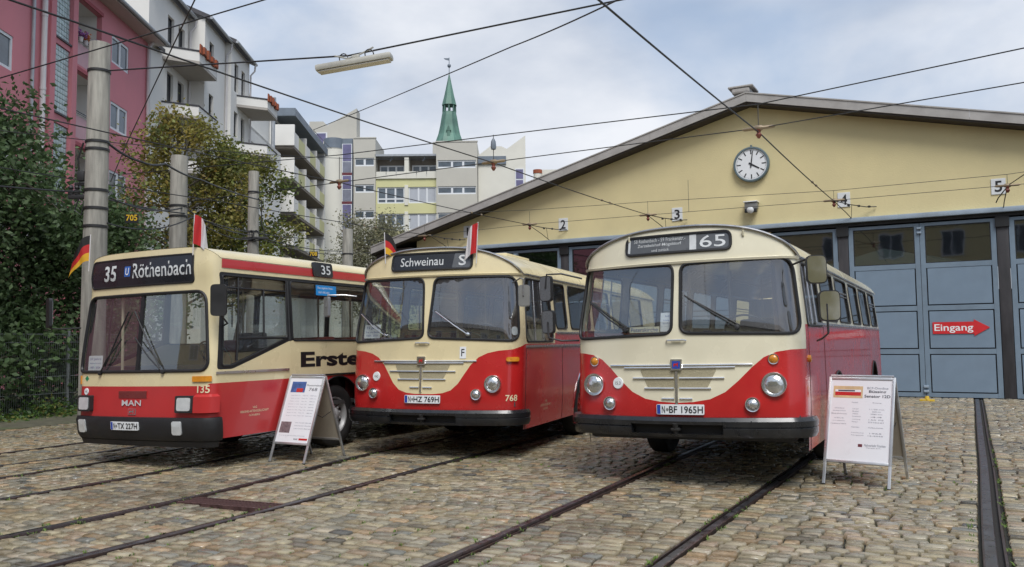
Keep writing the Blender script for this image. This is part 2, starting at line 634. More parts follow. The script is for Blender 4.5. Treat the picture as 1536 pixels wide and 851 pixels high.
for vs, fs, c in single:
    c0 = np.array(vs).mean(0); c0[2] = 0
    o = inst('cobblestone', setts('cobblestone', [tuple(np.array(v)-c0) for v in vs], fs, [c]*len(vs)), ground)
    o.location = c0

# tufts of moss and grass in the joints and along the rails
M_moss = mat('joint_grass', (.10, .16, .03), .8, var=.4, vscale=4)
gv = []; gf = []
def tuft(x, y, n, hh, sp):
    for _ in range(n):
        a = rng.uniform(0, 6.28); px = x+rng.normal(0, sp); py = y+rng.normal(0, sp)
        l = hh*rng.uniform(.4, 1.2); w = .004+.004*rng.random()
        dx, dy_ = math.cos(a), math.sin(a); k = len(gv)
        lean = rng.uniform(.3, 1.2)
        gv.extend([(px-dy_*w, py+dx*w, -.005), (px+dy_*w, py-dx*w, -.005), (px+dx*l*lean*.5+dy_*w*.6, py+dy_*l*lean*.5-dx*w*.6, l*.6), (px+dx*l*lean, py+dy_*l*lean, l*.8)])
        gf.extend([(k, k+1, k+2), (k, k+2, k+3)])
for nm, fx, _ in RAILS[2:9]:
    for y in np.arange(3.2, 16, .05):
        if rng.random() < (.5 if math.sin(y*2.3+ord(nm))*math.sin(y*.9+ord(nm)*2) > .05 else .10):
            sd = rng.choice([-1, 1])
            tuft(fx(y)+sd*(.13 if nm == 'i' else .088)+rng.normal(0, .008), y, 7, .028, .012)
for _ in range(4500):
    x0, x1, y0, y1, r = allst[rng.integers(len(allst))]
    if y0 > 11 or (math.sin(x0*1.1+1)+math.sin(y0*1.4)+math.sin(x0*.5+y0*.7)) < .5: continue
    tuft(x0-.006, (y0+y1)/2, 6, .02, .012)
me = bpy.data.meshes.new('joint_grass'); me.from_pydata(gv, [], gf); me.materials.append(M_moss)
tag(inst('joint_grass', me, None), 'tufts of moss and grass growing in the cobble joints', 'grass', kind='stuff')
# ------------------------------------------------------------------ tram depot
M_stucco = mat('yellow_stucco', (.66, .57, .315), .85, var=.06, vscale=.8, bump=.55, bscale=26, detail=8, grime=((.54, .455, .26), .35, .4))
M_door = mat('gate_grey_blue', (.175, .235, .295), .45, var=.08, vscale=2.2, bump=.06, bscale=30, grime=((.13, .16, .19), 1.5, .5))
M_doorpan = mat('gate_panel_grey_blue', (.185, .25, .32), .42, var=.07, vscale=1.3, grime=((.14, .175, .21), .9, .5))
M_dark = mat('dark_rubber', (.012, .013, .014), .6, var=.2)
M_post = mat('gate_post_dark', (.035, .033, .036), .6, var=.35, vscale=5, bump=.2, streak=.8, grime=((.09, .085, .08), 2.5, .6))
M_fascia = mat('roof_fascia', (.37, .355, .335), .6, var=.14, vscale=2, streak=.0, grime=((.25, .235, .22), 1.5, .6))
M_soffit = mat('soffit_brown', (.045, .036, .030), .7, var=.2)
M_lintel = mat('lintel_steel', (.30, .37, .44), .4, var=.1, vscale=2, grime=((.2, .23, .26), 1.2, .5))
M_inside = mat('depot_inside', (.05, .05, .045), .9)
M_gateglass = glass('gate_glass', (.22, .24, .22), refl=.16, rough=.03)

depot = empty('tram_depot', (-5.35, YF, 0), 0, 'low gabled yellow stucco tram depot with grey-blue folding gates', 'building')
PX = -5.35
SL, SR = .268, .232            # roof pitch left and right of the ridge
ZR = 8.42
XL, XR = -17.3, 9.5
ZL = 4.80                      # top of the gates
wl = MB()
def lx(x): return x-PX
# front wall above the gates, left pier, right pier: real thickness
def front(poly):
    wl.prism([(lx(x), z) for x, z in poly], 0, .35, Matrix(((1, 0, 0, 0), (0, 0, 1, 0), (0, 1, 0, 0), (0, 0, 0, 1))))
front([(XL, ZL), (XR, ZL), (XR, ZR-SR*(XR-PX)), (PX, ZR), (XL, ZR-SL*(PX-XL))])
front([(XL, 0), (-15.2, 0), (-15.2, ZL-.004), (XL, ZL-.004)])
front([(-6.0, 0), (-4.87, 0), (-4.87, ZL-.004), (-6.0, ZL-.004)])
front([(8.45, 0), (XR, 0), (XR, ZL-.004), (8.45, ZL-.004)])
wl.build('front_wall', M_stucco, depot)
MB().box(lx(XL), lx(XL)+.3, .352, 45, 0, 5.1).build('side_wall', M_stucco, depot)
MB().box(lx(XR)-.3, lx(XR), .352, 45, 0, 4.9).build('side_wall', M_stucco, depot)
MB().box(lx(XL), lx(XR), 45.01, 45.3, 0, 5).build('back_wall', M_inside, depot)
MB().box(lx(XL)+.31, lx(XR)-.31, .352, 45, -.02, .002).build('hall_floor', M_inside, depot)
# roof: two slabs with light metal fascia and dark soffit, overhanging to the front
RT = .30
xe_l, xe_r = -19.0, XR+1.2
def slab(x0, z0, x1, z1, y0, y1, t, off=0.):
    return [(lx(x0), y0, z0+off), (lx(x1), y0, z1+off), (lx(x1), y1, z1+off), (lx(x0), y1, z0+off),
            (lx(x0), y0, z0+off+t), (lx(x1), y0, z1+off+t), (lx(x1), y1, z1+off+t), (lx(x0), y1, z0+off+t)]
BF = [(0, 3, 2, 1), (4, 5, 6, 7), (0, 1, 5, 4), (2, 3, 7, 6), (0, 4, 7, 3), (1, 2, 6, 5)]
zl = ZR-SL*(PX-xe_l); zr = ZR-SR*(xe_r-PX)
rf = MB()
rf.add(slab(xe_l, zl, PX, ZR, -.46, 45.3, .12, .01), BF)
rf.add(slab(PX, ZR, xe_r, zr, -.46, 45.3, .12, .01), BF)
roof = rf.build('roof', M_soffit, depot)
# fascia boards in lengths, each butted to the next
def fascia(x0, x1):
    f = lambda x: ZR-(SL*(PX-x) if x < PX else SR*(x-PX))
    m = MB(); m.add(slab(x0+.002, f(x0+.002), x1-.002, f(x1-.002), -.50, -.465, RT-.06, .06), BF)
    m.add(slab(x0+.002, f(x0+.002), x1-.002, f(x1-.002), -.52, -.30, .035, RT+.002), BF)
    m.build('fascia_board', M_fascia, depot)
xs = [xe_l, -16.9, -14.1, -11.2, -8.3, PX, -2.6, .3, 3.2, 6.1, xe_r]
for a, b in zip(xs, xs[1:]): fascia(a, b)
v = MB(); v.bbox(-.42, .10, -.48, .3, ZR+.34, ZR+.50, .05); v.bbox(-.52, .2, -.5, .32, ZR+.50, ZR+.56, .02)
v.build('ridge_vent', M_fascia, depot)
# solid dark box standing in for the shaded recess under the left eave
MB().box(lx(-18.9), lx(XL)-.01, -.30, 3, 4.35, 4.98).build('eave_recess_shade', M_soffit, depot)
# lintel strip
lt = MB(); lt.bbox(lx(-15.25), lx(8.45), -.16, -.003, ZL-.03, ZL+.10, .02)
lt.build('lintel_cover', M_lintel, depot, smooth=True)
MB().box(lx(-15.2), lx(8.45), -.02, .2, ZL-.12, ZL-.035).build('door_track', M_dark, depot)

# folding gate leaf, all alike
LW, LH = 1.77, 4.62
def leaf_meshes():
    fr = MB()
    st = .12
    rows = [(.13, 1.15), (1.28, 2.30), (2.43, 3.43), (3.56, 4.56)]     # clear openings
    w = LW/2
    fr.bbox(-w, -w+st, -.04, .02, .02, .02+LH, .006); fr.bbox(w-st, w, -.04, .02, .02, .02+LH, .006)
    zs = [.02]+[z for r in rows for z in r]+[.02+LH]
    for i in range(0, len(zs), 2): fr.box(-w+st, w-st, -.036, .02, zs[i], zs[i+1])
    pan = MB(); pan.bbox(-w+st+.028, w-st-.028, -.028, .0, 0, .964, .006)
    back = MB()
    for a, b in rows[:3]: back.box(-w+st-.01, w-st+.01, .0215, .03, a-.01, b+.01)
    pane = MB(); pane.box(-w+st+.02, w-st-.02, .0, .008, 3.58, 4.54)
    bead = MB()
    for (a, b, c, d) in ((-w+st, -w+st+.022, 3.56, 4.56), (w-st-.022, w-st, 3.56, 4.56), (-w+st+.022, w-st-.022, 3.56, 3.582), (-w+st+.022, w-st-.022, 4.538, 4.56)):
        bead.box(a, b, -.03, .012, c, d)
    return fr, pan, back, pane, bead, rows
fr, pan, back, pane, bead, rows = leaf_meshes()
lm = {}
pillars = [-15.1, -11.45, -7.62, -2.92, .92, 4.74, 8.4]
def put_leaf(xc):
    if not lm:
        a = fr.build('gate_leaf', M_door, depot); lm['fr'] = a.data
        o = pan.build('panel', M_doorpan, a); lm['pan'] = o.data; bpy.data.objects.remove(o)
        o = back.build('panel_backing', M_dark, a); lm['back'] = o.data; bpy.data.objects.remove(o)
        o = pane.build('window_pane', M_gateglass, a); lm['pane'] = o.data; bpy.data.objects.remove(o)
        o = bead.build('glazing_bead', M_dark, a); lm['bead'] = o.data; bpy.data.objects.remove(o)
    else:
        a = inst('gate_leaf', lm['fr'], depot)
    a.location = (lx(xc), .06, 0)
    for r in rows[:3]: inst('panel', lm['pan'], a, Matrix.Translation((0, 0, r[0]+.028)))
    inst('panel_backing', lm['back'], a); inst('window_pane', lm['pane'], a); inst('glazing_bead', lm['bead'], a)
for i, x in enumerate(pillars):
    MB().bbox(lx(x)-.135, lx(x)+.135, .0, .16, 0, ZL-.13, .02).build('gate_post', M_post, depot, smooth=True)
    MB().bbox(lx(x)-.16, lx(x)+.16, -.05, .02, ZL-.40, ZL-.125, .01).build('post_head', M_dark, depot)
for a, b in zip(pillars, pillars[1:]):
    put_leaf(a+.14+LW/2+.005); put_leaf(b-.14-LW/2-.005)
    if abs(b-a) < 4.2:
        xm = (a+b)/2
        MB().box(lx(xm)-.025, lx(xm)+.025, .03, .06, .03, ZL-.14).build('leaf_seal', M_dark, depot)
        h = MB()
        for z in (.14, .26): h.bbox(lx(xm)-.05, lx(xm)+.07, -.03, .03, z, z+.06, .012)
        for z in (4.36, 4.48): h.bbox(lx(xm)-.06, lx(xm)+.05, -.03, .03, z, z+.05, .012)
        h.build('bolt_latch', M_lintel, depot)

# clock
ck = empty('wall_clock', (-5.34, YF-.02, 6.70), 0, 'round station clock with grey rim on the gable, showing four', 'clock')
M_ckrim = mat('clock_rim', (.14, .19, .21), .4, metal=.3)
M_white = mat('white_enamel', (.75, .77, .78), .35, var=.03)
M_black = mat('black_paint', (.012, .012, .014), .45)
FRM = Matrix(((1, 0, 0, 0), (0, 0, -1, 0), (0, 1, 0, 0), (0, 0, 0, 1)))     # local z -> -Y
MB().lathe([(.50, -.02), (.52, .0), (.52, .10), (.50, .125), (.465, .125), (.455, .10)], 48, M=FRM).build('case', M_ckrim, ck, smooth=True)
MB().lathe([(.0001, .09), (.46, .09)], 48, M=FRM).build('dial', M_white, ck)
for i in range(12):
    a = R(30*i)
    m = MB(); m.box(-.016, .016, .30, .43, .0915, .094, M=FRM @ Matrix.Rotation(-a, 4, 'Z')); m.build('hour_mark', M_black, ck)
mm = MB()
for i in range(60):
    if i % 5: mm.box(-.004, .004, .405, .43, .0915, .0935, M=FRM @ Matrix.Rotation(-R(6*i), 4, 'Z'))
mm.build('minute_marks', M_black, ck, kind='stuff')
MB().add([FRM @ Matrix.Rotation(-R(121), 4, 'Z') @ Vector(p) for p in [(-.026, -.08, .10), (.026, -.08, .10), (.018, .27, .10), (-.018, .27, .10)]], [(0, 1, 2, 3)]).build('hour_hand', M_black, ck)
MB().add([FRM @ Matrix.Rotation(-R(8), 4, 'Z') @ Vector(p) for p in [(-.020, -.10, .106), (.020, -.10, .106), (.012, .40, .106), (-.012, .40, .106)]], [(0, 1, 2, 3)]).build('minute_hand', M_black, ck)
MB().lathe([(.035, .09), (.035, .11), (.0001, .112)], 16, M=FRM).build('hub', M_black, ck)
MB().tube([(0, -.03, .50), (0, -.03, .58)], .03, 8).build('mount', M_ckrim, ck)

# floodlight under the clock
fl = empty('floodlight', (-5.36, YF-.01, 5.42), 0, 'small grey square floodlight on the gable below the clock', 'lamp')
M_grey = mat('lamp_grey', (.20, .20, .19), .5)
MB().bbox(-.18, .18, -.26, -.02, -.06, .14, .03).build('housing', M_grey, fl, smooth=True)
MB().bbox(-.20, .20, -.30, .01, .141, .17, .008).build('hood', M_white, fl)
MB().bbox(-.17, .17, -.30, -.20, -.16, -.05, .02).build('front_box', M_dark, fl)
MB().lathe([(.0001, .035), (.06, .03), (.10, .0)], 20, M=frame((0, -.31, -.10), (0, -1, -.25))).build('lens', M_white, fl, smooth=True)

# number plates
M_plate = mat('number_plate_white', (.66, .68, .68), .45, var=.05)
def put_text(o_parent, s, w, h, M, m, name='lettering', bold=.0, lift=.002, shear=0.):
    vs, fs = text_fit(s, w, h, bold, shear)
    t = MB(); t.add([M @ Vector((x, y, lift)) for x, y in vs], fs)
    return t.build(name, m, o_parent)
for d, x, z, lb in (('1', -15.14, 5.42, 'white plate numbered one above the gate next to the shaded eave recess'), ('2', -11.47, 5.40, 'white plate numbered two between the Schweinau bus roof and the gable edge'), ('3', -7.63, 5.42, 'white plate numbered three above the roof of the bus with number 65'), ('4', -2.85, 5.44, 'white plate numbered four between the floodlight and the Eingang gate'), ('5', .88, 5.45, 'white plate numbered five above the gate post beside the Eingang arrow')):
    p = empty('number_plate', (x, YF-.003, z), 0, lb, 'sign', 'gate number plates')
    MB().bbox(-.165, .165, -.02, 0, -.205, .205, .006).build('plate', M_plate, p)
    put_text(p, d, .07 if d == '1' else .17, .29, frame((0, -.0215, 0), (0, -1, 0)), M_black, 'numeral', bold=.02)

# arrow sign
M_red = mat('sign_red', (.60, .025, .03), .4, var=.05)
M_wtxt = mat('white_lettering', (.80, .80, .80), .5, var=.02)
ar = empty('arrow_sign', (-.12, YF-.0, 1.83), 0, 'flat red arrow sign reading Eingang on the gate', 'sign')
poly = [(-.66, -.155), (.30, -.155), (.30, -.215), (.66, 0), (.30, .215), (.30, .155), (-.66, .155)]
MB().prism(poly, .0, .006, frame((0, .018, 0), (0, -1, 0))).build('arrow_board', M_red, ar)
put_text(ar, 'Eingang', .90, .235, frame((-.17, .0115, -.015), (0, -1, 0)), M_wtxt, bold=.012)

# yellow door stop
ds = empty('door_stop', (-.93, YF-1.4, 0), 0, 'yellow iron door stop on the cobbles before the gate', 'door stop')
M_yel = mat('yellow_paint', (.62, .42, .04), .5, var=.2, vscale=20)
MB().bbox(-.17, .17, -.05, .05, .0, .05, .012).build('foot', M_yel, ds, smooth=True)
MB().tube([(0, 0, .045), (0, 0, .13)], [.06, .045], 12).build('stud', M_yel, ds, smooth=True)

# building across the yard, seen only mirrored in the gate panes and windscreens
yb = empty('yard_building', (-6, -19, 0), 0, 'yellow yard building with grey roof behind the photographer', 'building')
ws = MB()
ws.box(-22, 26, -8, 0, 0, 10.4)
ws.build('wall', M_stucco, yb)
rr_ = MB(); rr_.prism([(-8.6, 10.402), (.6, 10.402), (-4, 13.0)], -22.6, 26.6, Matrix(((0, 0, 1, 0), (1, 0, 0, 0), (0, 1, 0, 0), (0, 0, 0, 1))))
rr_.build('roof', M_soffit, yb)
M_pvc = mat('window_white', (.68, .70, .72), .4, var=.03)
M_win = mat('window_dark_glass', (.05, .06, .07), .08, var=.3, vscale=.7, spec=.6)
for i in range(11):
    for z in (1.2, 4.4, 7.5):
        x = -20+i*4.1
        w_ = MB().box(x, x+1.6, .01, .06, z, z+1.9).build('window', M_pvc, yb)
        MB().box(x+.1, x+.76, .062, .07, z+.1, z+1.8).box(x+.84, x+1.5, .062, .07, z+.1, z+1.8).build('pane', M_win, w_)
# ------------------------------------------------------------------ buses
class BusGeo:
    """plan contour (rounded box with bowed nose) swept in z; s = arc length from the nose centre, + to local +x"""
    def __init__(self, w, bow, rc, L, rr=.22, tum=None, rake=None, dec=(.45,1.7)):
        self.w, self.L, self.tum, self.rake, self.dec = w, L, tum, rake, dec
        x0 = w-rc
        for _ in range(30):
            ph = math.atan(2*bow/x0); x0 = w-rc*(1-math.sin(ph))
        pts = [(x0*i/24, bow*(i/24)**2) for i in range(25)]
        yb = bow
        for i in range(1,13):
            a = ph+(math.pi/2-ph)*i/12
            pts.append((x0+rc*(math.sin(a)-math.sin(ph)), yb+rc*(math.cos(ph)-math.cos(a))))
        ys = pts[-1][1]; self.ys = ys
        n = int((L-rr-ys)/.2)
        for i in range(1,n+1): pts.append((w, ys+(L-rr-ys)*i/n))
        for i in range(1,9):
            a = math.pi/2*i/8
            pts.append((w-rr*(1-math.cos(a)), L-rr+rr*math.sin(a)))
        for i in range(1,7): pts.append(((w-rr)*(1-i/6), L))
        self.pts = pts; self.cum = [0.]
        for a,b in zip(pts,pts[1:]): self.cum.append(self.cum[-1]+math.hypot(b[0]-a[0],b[1]-a[1]))
        self.smax = self.cum[-1]
        self.sside = self.cum[36]          # s where the flat side begins
    def lin(self, tab, z):
        if z <= tab[0][0]: return tab[0][1]
        for (z0,v0),(z1,v1) in zip(tab,tab[1:]):
            if z <= z1:
                t=(z-z0)/(z1-z0); t=t*t*(3-2*t)*.5+t*.5
                return v0+(v1-v0)*t
        return tab[-1][1]
    def plan(self, s):
        sg = 1 if s>=0 else -1; a=min(abs(s),self.smax)
        lo,hi=0,len(self.cum)-1
        while hi-lo>1:
            m=(lo+hi)//2
            if self.cum[m]<=a: lo=m
            else: hi=m
        t=(a-self.cum[lo])/(self.cum[hi]-self.cum[lo])
        p,q=self.pts[lo],self.pts[hi]
        return sg*(p[0]+(q[0]-p[0])*t), p[1]+(q[1]-p[1])*t
    def P(self, s, z, off=0.):
        x,y=self.plan(s)
        k=max(0,min(1,(self.dec[1]-y)/(self.dec[1]-self.dec[0]))); k=k*k*(3-2*k)
        px=x*(1-self.lin(self.tum,z)/self.w); py=y+self.lin(self.rake,z)*k
        if off:
            e=.004
            ax,ay=self.plan(s-e); bx,by=self.plan(s+e)
            tx,ty=bx-ax,by-ay; l=math.hypot(tx,ty) or 1
            px+=ty/l*off; py+=-tx/l*off
        return (px,py,z)
    def N(self, s, z):
        a=self.P(s-.01,z); b=self.P(s+.01,z); c=self.P(s,z-.01); d=self.P(s,z+.01)
        u=[b[i]-a[i] for i in range(3)]; v=[d[i]-c[i] for i in range(3)]
        n=[u[1]*v[2]-u[2]*v[1],u[2]*v[0]-u[0]*v[2],u[0]*v[1]-u[1]*v[0]]
        l=math.sqrt(sum(k*k for k in n)); return [k/l for k in n]


M_cream = mat('bus_cream', (.70, .60, .36), .28, var=.05, vscale=1.6, coat=.35, grime=((.52, .44, .27), 1.3, .35), rvar=.08)
M_cream3 = mat('bus_ivory', (.72, .67, .50), .24, var=.05, vscale=1.6, coat=.4, grime=((.60, .55, .40), 1.3, .3), rvar=.08)
M_busred = mat('bus_red', (.46, .018, .018), .25, var=.08, vscale=1.8, coat=.5, grime=((.34, .018, .014), 1.2, .5), rvar=.08)
M_busred1 = mat('bus_red_faded', (.47, .030, .030), .34, var=.07, vscale=1.5, coat=.25, grime=((.36, .03, .025), 1.1, .5), rvar=.08)
M_rubber = mat('gasket_rubber', (.014, .014, .015), .55, var=.2)
M_blackg = mat('bumper_black', (.012, .013, .015), .30, var=.25, vscale=5, coat=.3, grime=((.05, .05, .05), 3, .5))
M_blackp = mat('bumper_plastic', (.014, .014, .015), .5, var=.2, vscale=6, bump=.1, bscale=200)
M_under = mat('underbody', (.015, .014, .013), .8, var=.3)
M_chrome = mat('chrome', (.80, .81, .82), .22, metal=1., var=.1, rvar=.05)
M_alu = mat('aluminium_trim', (.42, .42, .43), .32, metal=.8, var=.12, vscale=6)
M_tyre = mat('tyre_rubber', (.016, .016, .016), .75, var=.3, vscale=8, bump=.2, bscale=50)
M_rim = mat('wheel_rim', (.38, .38, .38), .45, metal=.2, var=.15, vscale=6)
M_rimred = mat('wheel_rim_red', (.20, .02, .016), .45, var=.2, vscale=6)
M_inner = mat('bus_interior', (.34, .32, .27), .7, var=.1)
M_ceil = mat('bus_ceiling', (.50, .47, .38), .7, var=.05)
M_seat = mat('seat_vinyl', (.16, .030, .025), .5, var=.2, vscale=4)
M_seatb = mat('seat_brown', (.11, .07, .045), .55, var=.2, vscale=4)
M_bfloor = mat('bus_floor', (.06, .06, .06), .7)
M_sign = mat('blind_black', (.015, .017, .022), .3, var=.3, vscale=3, coat=.25)
M_signg = mat('blind_grey', (.09, .095, .10), .25, var=.25, vscale=3, coat=.5)
M_signw = mat('blind_white', (.60, .62, .62), .5, var=.15, vscale=10)
M_paper = mat('paper_white', (.70, .72, .75), .6, var=.03)
M_ink = mat('blue_ink', (.06, .10, .30), .6)
M_eu = mat('plate_blue', (.02, .06, .35), .4)
M_amber = mat('amber_lens', (.62, .24, .02), .18, var=.15, vscale=12, coat=.6)
M_lens = mat('headlight_lens', (.70, .71, .70), .12, metal=.92, var=.15, vscale=9, bump=.45, bscale=38, coat=1.)
M_lensw = mat('lamp_glass_white', (.66, .68, .68), .14, metal=.25, var=.12, vscale=6, bump=.2, bscale=60, coat=1.)
M_mirror = mat('mirror_glass', (.70, .68, .62), .05, metal=1., var=.1)
M_mesh = mat('grille_mesh', (.34, .30, .19), .5, var=.35, vscale=120, bump=.6, bscale=160)
M_cab = mat('cab_black', (.02, .02, .021), .5, var=.2)
M_textc = mat('cream_lettering', (.72, .64, .42), .5)
M_rail_y = mat('handrail', (.55, .50, .36), .35)
G_wind = glass('windscreen_glass', (.88, .91, .89), refl=.13, haze=.05)
G_side = glass('side_glass', (.78, .82, .80), refl=.07, haze=.03)

class Bus:
    def __init__(self, name, geo, loc, a, roll, label):
        self.g = geo
        self.e = empty(name, (*loc, 0), R(a), label, 'bus', 'historic buses parked before the depot')
        self.e.rotation_euler = (0, R(roll), R(a))
    def y(self, s): return s-self.g.sside+self.g.ys
    def ongrid(self, z0, z1):
        g = self.g; out = []
        ss = list(np.arange(0, g.sside+.15, .055))+list(np.arange(g.sside+.25, g.smax-1.6, .35))+list(np.arange(g.smax-1.6, g.smax, .12))
        zs = np.arange(z0, z1, .11)
        for s in ss:
            for z in zs:
                out.append((s, z))
                if s: out.append((-s, z))
        return out
    def skin(self, name, domain, holes, regions, mats, parent=None, off=0., d=.06, smooth=True, grid=None):
        g = self.g
        zs = [p[1] for p in domain]
        V, F, mi = cdt(domain, holes, regions, self.ongrid(min(zs), max(zs)) if grid is None else grid, d)
        m = MB(); m.v = [g.P(s, z, off) for s, z in V]; m.f = F; m.m = mi
        return m.build(name, mats, parent or self.e, smooth=smooth, sharp=40)
    def loop(self, poly, off): return [self.g.P(s, z, off) for s, z in densify(poly, .05)]
    def pane(self, name, poly, m, parent=None, off=-.012, gasket=.016, gm=None, gname='gasket', trim=None):
        o = self.skin(name, poly, [], [], [m], parent, off, d=.08)
        if gasket: MB().tube(self.loop(poly, .002), gasket, 6, closed=True).build(gname, gm or M_rubber, o, smooth=True)
        if trim: MB().tube(self.loop(rpoly_off(poly, .024), .006), .007, 5, closed=True).build('trim', trim, o, smooth=True)
        return o
    def F(self, s, z, off=0.):
        return frame(self.g.P(s, z, off), self.g.N(s, z))
    def text(self, t, s, z, w, h, m, parent=None, bold=0., off=.004, name='lettering', shear=0., slope=0.):
        vs, fs = text_fit(t, w, h, bold, shear)
        mb = MB(); mb.v = [self.g.P(s+x, z+y+slope*x, off) for x, y in vs]; mb.f = fs; mb.m = [0]*len(fs)
        return mb.build(name, m, parent or self.e)
    def plate(self, name, poly, m, parent=None, off=.01, th=.006):
        """thin sheet following the body, with edge thickness"""
        V, F, mi = cdt(poly, d=.06, grid=self.ongrid(min(p[1] for p in poly), max(p[1] for p in poly)))
        mb = MB(); n = len(V)
        q = densify(poly, .06)
        mb.v = [self.g.P(s, z, off) for s, z in V]; mb.f = list(F); mb.m = [0]*len(F)
        k = len(mb.v)
        for s, z in q: mb.v.append(self.g.P(s, z, off)); mb.v.append(self.g.P(s, z, off-th))
        c = len(q)
        for i in range(c):
            j = (i+1) % c
            mb.f.append((k+2*i, k+2*i+1, k+2*j+1, k+2*j)); mb.m.append(0)
        return mb.build(name, m, parent or self.e)
    def band(self, name, s0, s1, prof, m, parent=None, ds=.05, caps=True):
        """profile of (off, z) points swept along the body from s0 to s1"""
        n = max(2, int((s1-s0)/ds)+1); k = len(prof)
        mb = MB()
        for i in range(n):
            s = s0+(s1-s0)*i/(n-1)
            for off, z in prof: mb.v.append(self.g.P(s, z, off))
        for i in range(n-1):
            for j in range(k):
                j2 = (j+1) % k
                mb.f.append((i*k+j, (i+1)*k+j, (i+1)*k+j2, i*k+j2)); mb.m.append(0)
        if caps:
            mb.f.append(tuple(range(k))); mb.m.append(0)
            mb.f.append(tuple((n-1)*k+j for j in range(k-1, -1, -1))); mb.m.append(0)
        return mb.build(name, m, parent or self.e, smooth=True, sharp=30)
    def rod(self, name, pts, r, m, parent=None):
        return MB().tube([self.g.P(*p) for p in pts], r, 8).build(name, m, parent or self.e, smooth=True)
    def headlight(self, s, z, r, rimm, name='headlight', lensm=None, depth=.05):
        M = self.F(s, z, -.01)
        # keep the lamp facing ahead rather than along the corner
        n = Vector(self.g.N(s, z)); n = Vector((n.x*.35, n.y, n.z*.3)).normalized()
        M = frame(self.g.P(s, z, -.005), n)
        o = MB().lathe([(r*1.03, -.05), (r*1.05, .0), (r*1.06, depth*.6), (r*1.0, depth), (r*.88, depth*.95), (r*.85, depth*.6)], 28, M=M).build(name, rimm, self.e, smooth=True)
        MB().lathe([(r*.87, depth*.6), (r*.72, depth*1.0), (r*.45, depth*1.3), (r*.2, depth*1.42), (.0001, depth*1.45)], 28, M=M).build('lens', lensm or M_lens, o, smooth=True)
        return o
    def wheel(self, s, sgn, r=.49, rimm=None, w=.27, inset=.05):
        y = self.y(s); x = self.g.w-inset
        M = Matrix.Translation((sgn*(x-w), y, r)) @ Matrix.Rotation(R(90)*sgn, 4, 'Y')
        tp = [(r*.60, .02), (r*.72, .0), (r*.93, .0), (r*.985, .02), (r, .05), (r, w-.05), (r*.985, w-.02), (r*.93, w), (r*.75, w+.006), (r*.62, w-.015), (r*.60, w-.05)]
        o = empty('wheel'); o.parent = self.e
        t = MB().lathe(tp, 40, M=M).build('tyre', M_tyre, o, smooth=True)
        rp = [(r*.61, w-.05), (r*.60, w-.012), (r*.56, w-.02), (r*.50, w-.07), (r*.40, w-.085), (r*.33, w-.06), (r*.24, w-.03), (r*.17, w-.01), (r*.12, w-.0), (.0001, w+.005)]
        rm = MB(); rm.lathe(rp, 40, M=M)
        for i in range(10):
            a = 2*math.pi*i/10
            rm.lathe([(.017, 0), (.017, .03), (.0001, .032)], 6, M=M @ Matrix.Translation((r*.30*math.cos(a), r*.30*math.sin(a), w-.055)))
        rm.build('rim', rimm or M_rim, o, smooth=True)
        hl = MB()
        for i in range(8):
            a = 2*math.pi*(i+.5)/8
            hl.lathe([(.0001, .002), (.028, .002)], 10, M=M @ Matrix.Translation((r*.45*math.cos(a), r*.45*math.sin(a), w-.074)))
        hl.build('vent_hole', M_dark, o)
        return o
    def arch_poly(self, s, r, zc, zb):
        return [(s-r, zb-.1)]+[(s-r*math.cos(a), zc+r*math.sin(a)) for a in np.linspace(0, math.pi, 19)]+[(s+r, zb-.1)]
    def zt(self, s):
        return self.arch(self.g.plan(s)[0]*(1-self.g.lin(self.g.tum, self.zg)/self.g.w))
    def arch(self, x):
        wt = self.g.w-self.g.lin(self.g.tum, self.zg)
        t = min(1, abs(x)/wt)
        return self.zg+(self.zc-self.zg)*max(0, 1-t**self.ap)**(1/self.aq)
    def domain(self, zb):
        g = self.g
        n = 40
        top = []
        for i in range(-n, n+1):
            u = i/n
            s = math.copysign(abs(u)**.8, u)*g.sside
            top.append((s, self.zt(s)))
        top = [(-g.smax+.001, self.zg)]+top+[(g.smax-.001, self.zg)]
        return [(-g.smax+.001, zb), (g.smax-.001, zb)]+top[::-1]
    def roof(self, m, lip=.02, mold=None, moldr=.014):
        g = self.g; n = 40
        cols = []
        for i in range(-n, n+1):
            u = i/n; s = math.copysign(abs(u)**.8, u)*g.sside
            cols.append((s, g.P(s, self.zt(s), lip)))
        L = g.L
        ys = [None, .5, .9, 1.5, 2.5, 4, 6, L-1.2, L-.5, L-.22, L-.08, L+.012]
        zf = {L-.22: .9, L-.08: .6, L+.012: .12}
        mb = MB()
        for s, p in cols:
            hgt = self.zt(s)-self.zg
            for y in ys:
                if y is None: mb.v.append((p[0], p[1], p[2]+.004))
                else:
                    k = min(1, max(0, (y-.4)/1.2)); k = k*k*(3-2*k)
                    mb.v.append((p[0], max(y, p[1]+.05) if y < 2 else y, self.zg+.004+hgt*zf.get(y, 1)*(1+self.crown*k)))
        k = len(ys)
        for i in range(2*n):
            for j in range(k-1):
                mb.f.append((i*k+j, (i+1)*k+j, (i+1)*k+j+1, i*k+j+1)); mb.m.append(0)
        o = mb.build('roof', m, self.e, smooth=True, sharp=60)
        if mold:
            MB().tube([(c[1][0], c[1][1], c[1][2]) for c in cols], moldr, 8).build('roof_edge', mold, o, smooth=True)
        return o
